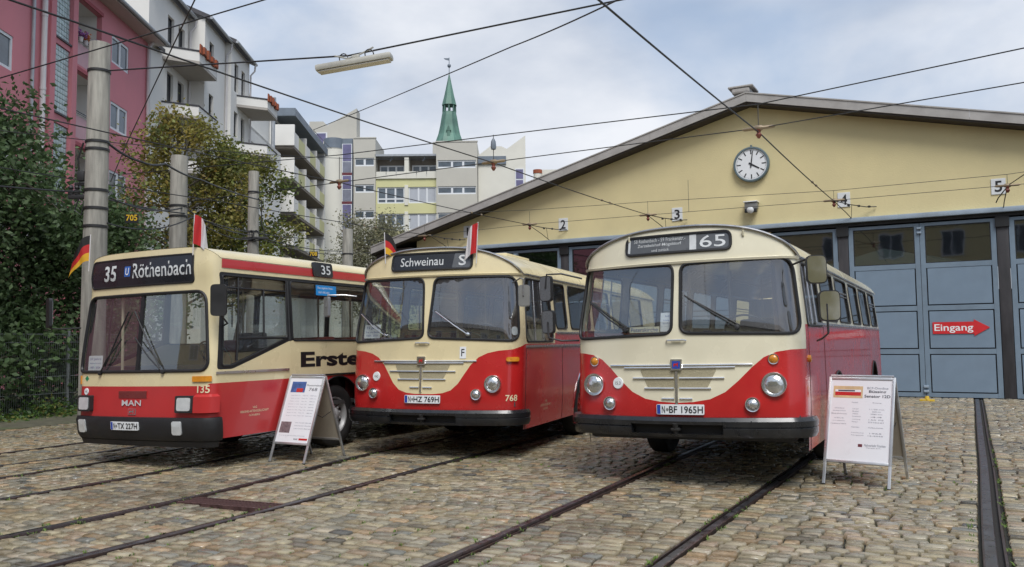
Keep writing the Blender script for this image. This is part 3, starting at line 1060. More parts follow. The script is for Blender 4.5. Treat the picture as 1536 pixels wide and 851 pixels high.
    def seats(self, zf, rows, m, x=(.36, .80), name='seat'):
        me = None
        sb = MB(); sb.bbox(-.42, .42, -.02, .40, .36, .46, .03); sb.bbox(-.42, .42, .38, .46, .40, .98, .035); sb.box(-.3, -.26, .1, .3, 0, .36); sb.box(.26, .3, .1, .3, 0, .36)
        for y in rows:
            for sx in (-1, 1):
                M = Matrix.Translation((sx*(self.g.w-.52), y, zf))
                if me is None:
                    o = sb.build(name, m, self.e, smooth=True); o.matrix_local = M; me = o.data
                else: inst(name, me, self.e, M)
    def inner(self, zf, dash_z, floor_y=.25, seatm=None, rows=(), zroof=2.4):
        g = self.g
        MB().box(-g.w+.06, g.w-.06, floor_y, g.L-.08, zf-.06, zf).build('floor', M_bfloor, self.e)
        MB().box(-g.w+.34, g.w-.34, 2.1, g.L-.3, .30, zf-.07).build('underfloor_light_block', M_under, self.e)  # dark box added under the floor to stop light leaking and deepen shade
        MB().bbox(-g.w+.14, g.w-.14, .34, .62, zf-.3, dash_z, .05).build('dashboard', M_cab, self.e, smooth=True)
        st = empty('steering_wheel'); st.parent = self.e
        c = Vector((.62, .78, dash_z+.12)); n = Vector((0, .75, .66)).normalized()
        fr_ = frame(c, n)
        MB().tube([fr_ @ Vector((.25*math.cos(t), .25*math.sin(t), 0)) for t in np.linspace(0, 2*math.pi, 29)[:-1]], .013, 6, closed=True).build('rim', M_cab, st, smooth=True)
        sp = MB(); 
        for t in (.4, 2.7, 4.71): sp.tube([fr_ @ Vector((.25*math.cos(t), .25*math.sin(t), 0)), fr_ @ Vector((0, 0, -.03))], .01, 5)
        sp.tube([c, c-n*.4], .03, 8); sp.build('column', M_cab, st)
        self.seats(zf, rows, seatm or M_seat)
        MB().bbox(.38, .86, 1.0, 1.48, zf+.35, zf+.47, .04).bbox(.38, .86, 1.44, 1.54, zf+.45, zf+1.05, .04).build('driver_seat', M_cab, self.e, smooth=True)
        for x, y in ((-.35, 1.9), (.2, 1.75), (-.35, 4.2), (.35, 4.2), (-.35, 6.5), (.35, 6.5)):
            MB().tube([(x, y, zf), (x, y, zroof)], .016, 8).build('handrail', M_rail_y, self.e, smooth=True)
        MB().box(.15, g.w-.1, 1.66, 1.69, zf, zf+1.0).build('driver_partition', M_inner, self.e)

def rpoly_off(poly, d):
    cx = sum(p[0] for p in poly)/len(poly); cy = sum(p[1] for p in poly)/len(poly)
    w = max(abs(p[0]-cx) for p in poly); h = max(abs(p[1]-cy) for p in poly)
    return [(cx+(x-cx)*(1+d/w), cy+(y-cy)*(1+d/h)) for x, y in poly]

def licence(b, s, z, w, h, txt):
    r_ = rpoly([(s-w/2, z-h/2), (s+w/2, z-h/2), (s+w/2, z+h/2), (s-w/2, z+h/2)], .012, 3)
    o = b.plate('licence_plate', r_, M_white, off=.028, th=.02)
    q = w*.085
    b.plate('blue_strip', [(s-w/2+.005, z-h/2+.005), (s-w/2+q, z-h/2+.005), (s-w/2+q, z+h/2-.005), (s-w/2+.005, z+h/2-.005)], M_eu, o, off=.0295, th=.001)
    x0 = s-w/2+q+.012
    a, c = txt
    wa = w*.085*len(a)
    b.text(a, x0+wa/2, z, wa*.8, h*.70, M_black, o, bold=.012, off=.0305)
    M = b.F(x0+wa+.022, z, .0295)
    MB().lathe([(.0001, .001), (.016, .001)], 14, M=M).build('seal', M_grey, o)
    x1 = x0+wa+.042
    b.text(c, (x1+s+w/2-.012)/2, z, s+w/2-.012-x1, h*.70, M_black, o, bold=.012, off=.0305)
    return o

def wiper(b, p0, p1, blade, m=None, off=.03):
    o = b.rod('wiper', [(*p0, .02), ((p0[0]*.6+p1[0]*.4), (p0[1]*.6+p1[1]*.4), off+.02), (*p1, off)], .009, m or M_cab)
    MB().tube([b.g.P(*blade[0], .018), b.g.P((blade[0][0]+blade[1][0])/2, (blade[0][1]+blade[1][1])/2, .02), b.g.P(*blade[1], .018)], .010, 6).build('blade', M_rubber, o)
    MB().lathe([(.028, -.01), (.026, .03), (.0001, .035)], 12, M=b.F(*p0, .005)).build('pivot', m or M_cab, o, smooth=True)
    return o

def mirror(b, c, face, w, h, arm, shell=None, glassm=None, turn=None):
    """c centre, face = outward direction of the back shell, arm = points of the tube"""
    M = frame(c, turn or face)
    o = MB().tube(arm, .011, 8).build('mirror', M_cab if shell is None else shell, b.e, smooth=True)
    pl = rpoly([(-w/2, -h/2), (w/2, -h/2), (w/2, h/2), (-w/2, h/2)], min(w, h)*.28, 4)
    MB().prism(pl, -.022, .022, M).build('mirror_shell', shell or M_cab, o)
    pl2 = [(x*.9, y*.93) for x, y in pl]
    MB().prism(pl2, -.026, -.0225, M).build('mirror_glass', M_mirror, o)
    if glassm: MB().prism(pl2, .0225, .027, M).build('mirror_back', glassm, o)
    return o

def paper(b, s0, s1, z0, z1, lines, off=-.03, m=None):
    o = b.plate('paper_notice', [(s0, z0), (s1, z0), (s1, z1), (s0, z1)], m or M_paper, off=off, th=.001)
    h = (z1-z0)
    for t, zz, hh, ww in lines:
        b.text(t, (s0+s1)/2, z0+h*zz, (s1-s0)*ww, h*hh, M_ink, o, off=off+.0015)
    return o

# ---- the two rounded older buses share one builder
def old_bus(b, spec):
    g = b.g
    q = spec
    b.zg, b.zc, b.ap, b.aq, b.crown = q['zg'], q['zc'], 2.6, 1.75, .06
    zb = .39
    dom = b.domain(zb)
    zf_ = q['bump'][0]+.05                     # behind the bumper the nose panel ends higher
    sf_ = g.sside+.03
    dom = [(-g.smax+.001, zb), (-3.3, zb), (-3.3, zf_), (-sf_, zf_), (sf_, zf_), (sf_, zb), (g.smax-.001, zb)]+dom[2:]
    mir = lambda pl: [(-s, z) for s, z in pl][::-1]
    wsr = rpoly(q['ws'], [.10, .16, .20, .10], 6)
    scr = [wsr, mir(wsr)]
    side = []
    for (s0, s1, z0, z1) in q['wins']:
        pl = rpoly([(s0, z0), (s1, z0), (s1, z1), (s0, z1)], .09, 4)
        side += [pl, mir(pl)]
    arches = []
    for sa in q['axles']:
        ap = b.arch_poly(sa, q['ar'], .50, zb)
        arches += [ap, mir(ap)]
    red = q['red']
    rp = [(s, z) for s, z in red]
    full = [(-s, z) for s, z in rp[::-1]]+rp[(1 if rp[0][0] == 0 else 0):]
    redpoly = [(-g.smax, zb-.05)]+[(g.smax, zb-.05)]+full[::-1]
    body = b.skin('body', dom, scr+side+arches, [(redpoly, 1)], [q['cream'], M_busred])
    for pl in scr: b.pane('windscreen', pl, G_wind, gasket=.018)
    for i, pl in enumerate(side):
        w = b.pane('window', pl, G_side, gasket=.014, trim=None)
        k = i//2
        if i % 2 == 0 or True:
            s0, s1, z0, z1 = q['wins'][k]; sg = 1 if i % 2 == 0 else -1
            if k in q.get('sliders', ()):
                zz = z1-(z1-z0)*.30
                MB().tube([g.P(sg*(s0+.03), zz, .0), g.P(sg*(s1-.03), zz, .0)], .012, 6).build('sash', M_alu, w)
                MB().tube([g.P(sg*(s0+.03), zz-.05, .0), g.P(sg*(s1-.03), zz-.05, .0)], .008, 6).build('sash', M_alu, w)
            if k == 0:
                for t in (.33, .64):
                    ss = s0+(s1-s0)*t
                    MB().tube([g.P(sg*ss, z0+.02, .0), g.P(sg*ss, z1-.02, .0)], .010, 6).build('sash', M_alu, w)
    b.roof(q['cream'], .022, q['mold'], .013)
    # roof hatch
    MB().bbox(-.40, .40, 2.2, 3.3, b.zc+.02, b.zc+.105, .035).build('roof_hatch', q['cream'], b.e, smooth=True)
    # gutters and belts
    for sg in (-1, 1):
        a, c = (g.sside-.06, g.smax-.3)
        s0, s1 = (a, c) if sg > 0 else (-c, -a)
        b.band('gutter', s0, s1, [(.0, b.zg-.012), (.022, b.zg-.006), (.026, b.zg+.012), (.0, b.zg+.016)], q['mold'], ds=.3)
        zbelt = q['belt']
        s0, s1 = (q['belt0'], c) if sg > 0 else (-c, -q['belt0'])
        b.band('belt_trim', s0, s1, [(.0, zbelt-.018), (.016, zbelt-.014), (.016, zbelt+.014), (.0, zbelt+.018)], M_alu, ds=.3)
        # door outline
        for ss in q['seams']:
            MB().tube([g.P(sg*ss, zz, .001) for zz in np.linspace(zb, q['belt']-.03, 8)], .004, 4).build('door_seam', M_rubber, b.e)
    b.band('visor_strip', -g.sside, g.sside, [(.0, b.zg-.03), (.020, b.zg-.028), (.030, b.zg-.004), (.0, b.zg+.006)], q['cream'])
    # wheel arch lips and wheels
    for sa in q['axles']:
        for sg in (-1, 1):
            pl = [(sg*s, z) for s, z in b.arch_poly(sa, q['ar'], .50, zb)[1:-1]]
            MB().tube([g.P(s, z, .004) for s, z in pl], .016, 6).build('arch_lip', q['lip'], b.e, smooth=True)
            b.wheel(sa, sg, .49, M_rimred)
        MB().box(-g.w+.34, g.w-.34, b.y(sa)-.72, b.y(sa)+.72, .45, 1.22).build('wheel_housing', M_under, b.e)
    # bumper
    z0, z1 = q['bump']
    h = z1-z0
    pr = [(-.02, z0), (.075, z0+.01), (.095, z0+h*.25), (.095, z0+h*.48), (.085, z0+h*.52), (.095, z0+h*.56), (.095, z1-.04), (.07, z1), (-.02, z1)]
    sl = q['slot']
    bp = b.band('bumper', -g.sside-.05, -sl, pr, M_blackg)
    b.band('bumper_end', sl, g.sside+.05, pr, M_blackg, bp)
    zs0, zs1 = z0+h*.20, z0+h*.66
    b.band('bumper_bar', -sl+.001, sl-.001, [(-.02, zs1), (.09, zs1), (.095, z1-.04), (.07, z1), (-.02, z1)], M_blackg, bp)
    b.band('bumper_lip', -sl+.001, sl-.001, [(-.02, z0), (.075, z0+.01), (.09, zs0), (-.02, zs0)], M_blackg, bp)
    b.band('bumper_recess', -sl+.001, sl-.001, [(-.03, zs0), (.01, zs0), (.01, zs1), (-.03, zs1)], M_under, bp)
    b.rod('bumper_seam', [(-sl-.28, z0+.02, .097), (-sl-.28, z1-.03, .097)], .004, M_dark, bp); b.rod('bumper_seam', [(sl+.28, z0+.02, .097), (sl+.28, z1-.03, .097)], .004, M_dark, bp)
    hk = MB().tube([g.P(.0, z0+.03, .06), g.P(0, z1-.06, .09)], .03, 8); hk.bbox(-.05, .05, -.10, .0, z0+h*.35, z0+h*.5, .015); hk.build('tow_hook', M_under, bp, smooth=True)
    # lamps
    for s, z in q['head']: b.headlight(s, z, q['hr'], M_chrome)
    for s, z in q['fog']: b.headlight(s, z, q['fr'], M_chrome, 'fog_lamp')
    for s, z in q['ind']: b.headlight(s, z, .055, M_chrome, 'indicator', M_amber, .03)
    # grille and chrome bars
    c = q['c']
    zz = q['gz']
    b.plate('grille', rpoly([(c-.43, zz+.0), (c-.33, zz-.20), (c+.33, zz-.20), (c+.43, zz+.0)][::-1], .02, 2), M_mesh, off=.004, th=.004)
    for w, dz, s_ in ((.80, .045, 0), (.62, .018, 0), (.51, -.095, .03), (.37, -.205, .03), (.17, -.315, .03)):
        for sg in (-1, 1):
            a = s_ if s_ else .03
            s0, s1 = (c+a, c+w) if sg > 0 else (c-w, c-a)
            z = zz+dz
            b.band('chrome_bar', s0, s1, [(.0, z-.010), (.016, z-.009), (.022, z), (.016, z+.009), (.0, z+.010)], M_chrome)
    b.band('chrome_spine', c-.014, c+.014, [(.0, zz-.38), (.022, zz-.38), (.024, zz-.02), (.0, zz-.02)], M_chrome, ds=.014)
    em = b.plate('emblem', rpoly([(c-.06, zz-.01), (c+.06, zz-.01), (c+.065, zz+.11), (c-.065, zz+.11)], .012, 3), M_chrome, off=.03, th=.03)
    b.plate('emblem_enamel', [(c-.042, zz+.008), (c+.042, zz+.008), (c+.045, zz+.09), (c-.045, zz+.09)], M_eu if q['blue'] else M_seatb, em, off=.032, th=.002)
    vs = [(-.028, -.018), (-.026, .010), (-.010, .016), (.004, .010), (.016, .024), (.026, .020), (.022, .004), (.022, -.022), (.014, -.022), (.012, -.006), (-.012, -.006), (-.016, -.022), (-.024, -.022)]
    b.plate('emblem_lion', [(c+x, zz+.05+y) for x, y in vs], M_busred, em, off=.034, th=.001)
    # bonnet handle
    b.rod('handle', [(c-.11, q['hz'], .01), (c-.09, q['hz']+.006, .03), (c+.09, q['hz']+.006, .03), (c+.11, q['hz'], .01)], .010, M_chrome)
    b.plate('handle_plate', rpoly([(c-.05, q['hz']-.02), (c+.05, q['hz']-.02), (c+.05, q['hz']+.02), (c-.05, q['hz']+.02)], .01, 2), q['cream'], off=.008)
    # small round badge
    bd = q['badge']
    m = MB().lathe([(.0001, .012), (.062, .012), (.066, .0)], 24, M=b.F(*bd, 0)).build('round_badge', M_white, b.e)
    b.text(q['badget'], bd[0], bd[1], .07, .035, M_black, m, off=.0135)
    # destination blind
    x0, x1, z0, z1 = q['sign']
    sp = rpoly([(x0, z0), (x1, z0), (x1, z1), (x0, z1)], .07, 5)
    sg_ = b.plate('destination_sign', sp, q['signm'], off=.012, th=.03)
    MB().tube(b.loop(sp, .010), .018, 6, closed=True).build('gasket', M_rubber, sg_, smooth=True)
    b.rz = q
    # interior
    b.inner(.78, 1.55, rows=[2.5+.8*i for i in range(8)], seatm=q.get('seatm'), zroof=b.zg+.2)
    for sg in (-1, 1):
        MB().tube([(sg*.55, .9, b.zg+.12), (sg*.55, g.L-.6, b.zg+.12)], .015, 6).build('ceiling_rail', M_rail_y, b.e)
    MB().box(-g.w+.1, g.w-.1, g.L-.14, g.L-.11, .8, 1.75).build('rear_panel', M_inner, b.e)
    # curtain behind the driver's corner of the windscreen
    cv = MB(); n = 26
    for i in range(n):
        t = i/(n-1)
        x = g.w-.36+.20*t; y = .62+.40*t+.03*math.sin(t*22)
        top = b.zg-.02
        for z in (1.62, 2.0, top): cv.v.append((x+(.05*(2.0-z) if z < 2 else 0), y+.018*math.sin(t*19+z*3), z))
    for i in range(n-1):
        for j in range(2): cv.f.append((i*3+j, (i+1)*3+j, (i+1)*3+j+1, i*3+j+1)); cv.m.append(0)
    cv.build('curtain', M_seatb, b.e, smooth=True)
    return body

g3 = BusGeo(1.30, .17, .26, 10.1, tum=[(.3, .03), (.9, 0), (1.6, 0), (2.5, .08), (2.9, .1)], rake=[(.3, .03), (.8, 0), (1.6, .06), (2.5, .2), (2.75, .24), (2.95, .3)])
b3 = Bus('historic_bus', g3, (-2.775, 8.86), .4, -.9, 'rounded red and ivory bus with route number 65 and round headlights')
C3 = .035
old_bus(b3, dict(cream=M_cream3, mold=M_alu, lip=M_rubber, zg=2.47, zc=2.865, ws=[(.05, 1.665), (1.34, 1.63), (1.335, 2.46), (.045, 2.435)],
    wins=[(1.60, 2.80, 1.72, 2.42), (3.09, 4.32, 1.80, 2.42), (4.59, 5.90, 1.80, 2.42), (6.21, 7.43, 1.80, 2.42), (7.72, 9.05, 1.80, 2.42), (9.35, 10.6, 1.80, 2.42)], sliders=(2, 5),
    axles=(4.0, 9.25), ar=.64, red=[(0, .915), (.18, .925), (.36, .955), (.52, 1.03), (.66, 1.15), (.80, 1.29), (.92, 1.39), (1.05, 1.445), (1.2, 1.465), (1.44, 1.47), (1.462, 1.73), (g3.smax, 1.73)],
    belt=1.745, belt0=2.3, seams=(1.63, 2.86), bump=(.545, .765), slot=.50, head=[(1.02, 1.105), (-1.02, 1.105)], hr=.125, fog=[(.80, .90), (-.80, .90)], fr=.075,
    ind=[(1.02, 1.37), (-1.02, 1.37)], c=.005, gz=1.275, blue=True, hz=1.585, badge=(-.70, 1.125), badget='15.3', sign=(-.655, .635, 2.575, 2.775), signm=M_signg, seatm=M_seatb))
# blind lettering of the 65
sg_ = [c for c in b3.e.children if c.name.startswith('destination_sign')][0]
b3.plate('blind_strip', [(.16, 2.59), (.24, 2.59), (.24, 2.765), (.16, 2.765)], M_signw, sg_, off=.014, th=.001)
b3.plate('blind_edge', [(-.63, 2.60), (-.60, 2.60), (-.60, 2.755), (-.63, 2.755)], M_signw, sg_, off=.014, th=.001)
b3.text('65', .43, 2.675, .30, .135, M_signw, sg_, bold=.004, off=.0145)
b3.text('58 Röthenbach - 59 Frankenstr.-', -.22, 2.733, .66, .042, M_signw, sg_, off=.0145)
b3.text('Zerzabelshof-Mögeldorf', -.22, 2.672, .56, .045, M_signw, sg_, off=.0145, bold=.004)
b3.text('und zurück', -.20, 2.615, .22, .032, M_signw, sg_, off=.0145)
licence(b3, .04, .845, .52, .108, ('N', 'BF 1965H'))
wiper(b3, (.66, 1.715), (.13, 2.06), ((.68, 1.74), (.10, 2.08)))
wiper(b3, (-.60, 1.715), (-1.12, 2.05), ((-.58, 1.74), (-1.14, 2.07)))
paper(b3, -.57, -.20, 1.685, 1.75, [('Peterskirche', .5, .7, .9)], m=mat('paper_cream', (.62, .60, .48), .6))
paper(b3, -.19, .0, 1.69, 1.90, [('Info', .82, .10, .4), ('Linie 65', .6, .07, .6), ('Sonderfahrt', .45, .06, .7)])
mirror(b3, (1.50, .02, 2.27), (.35, -.9, 0), .20, .29, [(1.22, .32, 2.36), (1.42, .12, 2.40), (1.52, .05, 2.40), (1.52, .04, 2.27)], M_cab, M_mirror)
mirror(b3, (1.60, .08, 1.90), (.35, -.9, 0), .21, .31, [(1.42, .42, 1.55), (1.50, .18, 1.57), (1.58, .05, 1.62), (1.58, .05, 1.92)], M_cab, M_mirror)
mirror(b3, (-1.62, .20, 2.25), (-.2, -.97, 0), .17, .31, [(-1.22, .36, 2.36), (-1.42, .2, 2.42), (-1.60, .17, 2.42), (-1.62, .17, 2.25)], M_cab, mat('mirror_back_grey', (.16, .165, .17), .25, metal=.5))
mirror(b3, (-1.60, .20, 1.85), (-.2, -.97, 0), .17, .28, [(-1.3, .40, 1.62), (-1.44, .2, 1.62), (-1.59, .17, 1.66), (-1.60, .17, 1.85)], M_cab, MATS['mirror_back_grey'])
for s in (-.62, .78): b3.rod('flag_socket', [(s, b3.zt(s)-.09, .01), (s, b3.zt(s)-.03, .035)], .014, M_cream3)
MB().lathe([(.04, 0), (.038, .03), (.0001, .035)], 12, M=b3.F(1.56, 1.36, 0)).build('side_indicator', M_amber, b3.e, smooth=True)

g2 = BusGeo(1.31, .17, .26, 10.0, tum=[(.3, .03), (.9, 0), (1.6, 0), (2.55, .08), (2.95, .1)], rake=[(.3, .03), (.8, 0), (1.6, .06), (2.55, .2), (2.8, .24), (3.0, .3)])
b2 = Bus('historic_bus', g2, (-6.60, 9.59), 7.6, 0, 'rounded red and cream bus reading Schweinau with two small flags')
old_bus(b2, dict(cream=M_cream, mold=M_alu, lip=M_chrome, zg=2.545, zc=2.93, ws=[(.035, 1.655), (1.35, 1.60), (1.36, 2.50), (.09, 2.495)],
    wins=[(1.56, 2.82, 1.59, 2.49), (3.02, 3.60, 1.79, 2.49), (3.80, 5.0, 1.79, 2.49), (5.25, 6.45, 1.79, 2.49), (6.7, 7.9, 1.79, 2.49), (8.15, 9.4, 1.79, 2.49)], sliders=(3,),
    axles=(4.58, 9.0), ar=.66, red=[(0, .885), (.14, .887), (.28, .90), (.40, .94), (.50, 1.03), (.58, 1.15), (.67, 1.28), (.78, 1.385), (.90, 1.44), (1.05, 1.472), (1.25, 1.488), (1.44, 1.54), (1.52, 1.56), (2.90, 1.56), (2.95, 1.72), (g2.smax, 1.72)],
    belt=1.525, belt0=1.55, seams=(1.56, 3.27), bump=(.46, .675), slot=.50, head=[(.99, 1.025), (-1.05, 1.025)], hr=.115, fog=[(.765, .885), (-.83, .885)], fr=.072,
    ind=[], c=-.045, gz=1.29, blue=False, hz=1.58, badge=(-.80, 1.12), badget='VAG', sign=(-.68, .665, 2.62, 2.855), signm=M_sign))
for sg in (-1, 1): b2.band('rear_belt', *((3.0, g2.smax-.3) if sg > 0 else (-g2.smax+.3, -3.0)), [(.0, 1.712), (.014, 1.716), (.014, 1.738), (.0, 1.742)], M_alu, ds=.3)
sg_ = [c for c in b2.e.children if c.name.startswith('destination_sign')][0]
b2.plate('blind_smear', rpoly([(.36, 2.635), (.645, 2.635), (.645, 2.84), (.40, 2.84)], .02, 2), M_signg, sg_, off=.0135, th=.001)
b2.text('Schweinau', -.15, 2.74, .74, .125, M_signw, sg_, bold=.004, off=.0145)
b2.text('S', .52, 2.74, .115, .15, M_signw, sg_, bold=.012, off=.0145)
licence(b2, -.015, .815, .54, .108, ('N', 'HZ 769H'))
wiper(b2, (.63, 1.695), (.15, 2.02), ((.64, 1.72), (.13, 2.04)), M_chrome)
wiper(b2, (-.66, 1.695), (-1.18, 2.01), ((-.64, 1.72), (-1.2, 2.03)), M_chrome)
paper(b2, -1.12, -.80, 1.66, 1.855, [('55 Jahre', .74, .22, .8), ('Bus und Bahn', .45, .12, .8), ('1969 - 2024', .2, .14, .7)])
fp = b2.plate('white_sign', [(.515, 1.37), (.605, 1.37), (.605, 1.53), (.515, 1.53)], M_white, off=.008)
b2.text('F', .56, 1.45, .045, .10, M_black, fp, bold=.01, off=.0095)
b2.text('768', 1.245, .835, .17, .085, M_textc, off=.003, bold=.015)
b2.plate('indicator', rpoly([(1.16, 1.325), (1.33, 1.325), (1.33, 1.385), (1.16, 1.385)], .028, 4), M_amber, off=.035, th=.04)
b2.plate('inspection_sticker', rpoly([(1.24, 1.68), (1.34, 1.68), (1.34, 1.80), (1.24, 1.80)], .05, 5), M_paper, off=-.016, th=.001)
for i, (t, w) in enumerate((('VAG', .10), ('VERKEHRS-AKTIENGESELLSCHAFT', .46), ('NÜRNBERG', .20))): b2.text(t, 2.45, .72-.055*i, w, .032, M_textc, off=.003)
mirror(b2, (1.47, .06, 2.20), (.25, -.95, 0), .155, .29, [(1.22, .30, 2.40), (1.40, .10, 2.44), (1.47, .03, 2.42), (1.47, .025, 2.20)], M_alu, M_grey)
mirror(b2, (-1.66, .16, 2.13), (-.4, -.9, 0), .11, .30, [(-1.27, .34, 2.28), (-1.40, .22, 2.30), (-1.64, .14, 2.30), (-1.66, .13, 2.13)], M_alu, M_grey)

# ---- the angular newer bus
g1 = BusGeo(1.235, .07, .13, 10.8, tum=[(.3, .02), (.9, 0), (1.4, 0), (2.6, .06), (2.8, .08)], rake=[(.3, .04), (.55, 0), (1.2, .02), (2.4, .12), (2.55, .1), (2.9, .14)])
b1 = Bus('city_bus', g1, (-9.60, 7.345), 3.0, -.9, 'angular red and cream city bus on route 35 with square headlights')
b1.zg, b1.zc, b1.ap, b1.aq, b1.crown = 2.70, 2.86, 7, 2.0, .05
mirf = lambda pl: [(-s, z) for s, z in pl][::-1]
zb = .38
dom = b1.domain(zb)
ws = rpoly([(-1.205, 1.25), (1.175, 1.25), (1.10, 2.27), (-1.13, 2.27)], [.10, .14, .16, .12], 6)
dw = rpoly([(1.36, 1.30), (1.52, 1.30), (2.64, 1.66), (2.66, 2.48), (1.33, 2.48)], [.04, .06, .06, .05, .05], 4)
w2_ = rpoly([(2.76, 1.62), (4.62, 1.62), (4.62, 2.48), (2.76, 2.48)], .06, 4)
w3_ = rpoly([(4.74, 1.62), (6.6, 1.62), (6.6, 2.48), (4.74, 2.48)], .06, 4)
w4_ = rpoly([(6.72, 1.62), (8.6, 1.62), (8.6, 2.48), (6.72, 2.48)], .06, 4)
w5_ = rpoly([(8.72, 1.62), (10.6, 1.62), (10.6, 2.48), (8.72, 2.48)], .06, 4)
sides = [dw, w2_, w3_, w4_, w5_]
arches = []
for sa in (3.80, 9.0):
    ap = b1.arch_poly(sa, .60, .47, zb); arches += [ap, mirf(ap)]
redlo = [(-g1.smax, 0), (g1.smax, 0), (g1.smax, 1.085), (1.2, 1.085), (1.15, 1.055), (-1.15, 1.055), (-1.2, 1.085), (-g1.smax, 1.085)]
st_r = [(1.27, 2.605), (g1.smax-.4, 2.605), (g1.smax-.4, 2.72), (1.27, 2.72)]
st_r = [(s, min(z, 2.69)) for s, z in st_r]
allw = sides+[mirf(p) for p in sides]
dark_s = rpoly([(1.28, 1.255), (1.54, 1.255), (2.70, 1.62), (g1.smax-.9, 1.585), (g1.smax-.9, 2.52), (1.285, 2.52)], .05, 3)
b1.skin('body', dom, [ws]+allw+arches, [(redlo, 1), (dark_s, 2), (mirf(dark_s), 2)], [M_cream, M_busred1, M_rubber])
b1.pane('windscreen', ws, G_wind, gasket=.022)
for pl in allw: b1.pane('window', pl, G_side, gasket=.012)
b1.band('windscreen_divider', -.028, .028, [(-.02, 1.25), (.008, 1.25), (.004, 2.27), (-.02, 2.27)], M_rubber, ds=.02)
b1.roof(M_cream, .004, None)
# red cantrail stripe, laid on the roof shoulder
for sg in (-1, 1):
    mb = MB(); n = 40
    s0, s1 = g1.sside+.02, g1.smax-.5
    for i in range(n):
        s = s0+(s1-s0)*i/(n-1)
        for z in (2.575, 2.615, 2.655, 2.694): mb.v.append(g1.P(sg*s, z, .007))
    for i in range(n-1):
        for j in range(3):
            q = (i*4+j, (i+1)*4+j, (i+1)*4+j+1, i*4+j+1)
            mb.f.append(q if sg > 0 else q[::-1]); mb.m.append(0)
    mb.build('red_stripe', M_busred1, b1.e)
for sg in (-1, 1):
    s0, s1 = (1.27, 2.66) if sg > 0 else (-2.66, -1.27)
    b1.band('rub_strip', s0, s1, [(.0, 1.195), (.016, 1.20), (.016, 1.228), (.0, 1.232)], M_alu, ds=.3)
    s0, s1 = (3.3, g1.smax-1) if sg > 0 else (-g1.smax+1, -3.3)
    b1.band('rub_strip', s0, s1, [(.0, 1.09), (.016, 1.094), (.016, 1.115), (.0, 1.118)], M_rubber, ds=.3)
    for ss in (2.70, 4.68, 6.66, 8.66):
        MB().tube([g1.P(sg*ss, z, -.004) for z in np.linspace(1.63, 2.47, 4)], .02, 6).build('window_post', M_rubber, b1.e)
    for (a, c, z) in ((2.0, 2.0, None),):
        MB().tube([g1.P(sg*1.62, z_, .0) for z_ in (1.36, 1.9, 2.46)], .014, 6).build('sash', M_rubber, b1.e)
        MB().tube([g1.P(sg*1.62, 1.66, .0), g1.P(sg*2.64, 1.66, .0)], .016, 6).build('sash', M_rubber, b1.e)
        MB().tube([g1.P(sg*1.36, 2.32, .0), g1.P(sg*2.64, 2.32, .0)], .012, 6).build('sash', M_rubber, b1.e)
        MB().tube([g1.P(sg*2.14, 1.66, .0), g1.P(sg*2.14, 2.32, .0)], .014, 6).build('sash', M_rubber, b1.e)
    for sa in (3.80, 9.0):
        pl = [(sg*s, z) for s, z in b1.arch_poly(sa, .60, .47, zb)[1:-1]]
        MB().tube([g1.P(s, z, .002) for s, z in pl], .012, 6).build('arch_lip', M_rubber, b1.e, smooth=True)
        b1.wheel(sa, sg, .47)
for sa in (3.80, 9.0): MB().box(-g1.w+.32, g1.w-.32, b1.y(sa)-.66, b1.y(sa)+.66, .42, 1.12).build('wheel_housing', M_under, b1.e)
# front box sign
sp = rpoly([(-1.12, 2.395), (.905, 2.395), (.905, 2.765), (-1.12, 2.765)], .05, 4)
s1_ = b1.plate('destination_sign', sp, M_sign, off=.010, th=.02)
MB().tube(b1.loop(sp, .006), .014, 6, closed=True).build('gasket', M_rubber, s1_)
b1.text('35', -.68, 2.585, .27, .215, M_signw, s1_, bold=.02, off=.0125)
ub = b1.plate('metro_mark', [(-.37, 2.525), (-.25, 2.525), (-.25, 2.665), (-.37, 2.665)], mat('metro_blue', (.03, .12, .42), .4), s1_, off=.0122, th=.001)
b1.text('U', -.31, 2.595, .07, .10, M_wtxt, ub, bold=.01, off=.0135)
b1.text('Röthenbach', .335, 2.595, 1.08, .20, M_signw, s1_, bold=.008, off=.0125)
sn = b1.plate('side_number_sign', rpoly([(3.26, 2.58), (3.73, 2.58), (3.73, 2.80), (3.26, 2.80)], .05, 4), M_sign, off=.03, th=.03)
b1.text('35', 3.56, 2.69, .22, .14, M_signw, sn, bold=.008, off=.032)
# front panel details
b1.band('bumper', -g1.sside-.3, g1.sside+.04, [(-.02, .36), (.03, .36), (.055, .42), (.06, .60), (.045, .655), (-.02, .66)], M_blackp)
b1.band('front_apron', -g1.sside, g1.sside, [(-.06, .27), (.0, .28), (.02, .352), (-.06, .352)], M_blackp)
vt = b1.plate('air_intake', [(-.33, .905), (.20, .905), (.20, 1.0), (-.33, 1.0)], M_busred1, off=.006)
for i in range(6): b1.band('louvre', -.325, .195, [(.0, .912+.015*i), (.012, .910+.015*i), (.010, .918+.015*i), (.0, .919+.015*i)], M_seat, vt)
b1.text('MAN', -.075, .84, .36, .075, mat('badge_silver', (.62, .62, .62), .35, metal=.2), off=.012, bold=.015)
em = b1.plate('emblem', [(-.135, .685), (.005, .685), (.005, .765), (-.135, .765)], M_alu, off=.008)
b1.plate('emblem_field', [(-.127, .692), (-.003, .692), (-.003, .758), (-.127, .758)], M_busred1, em, off=.0095, th=.001)
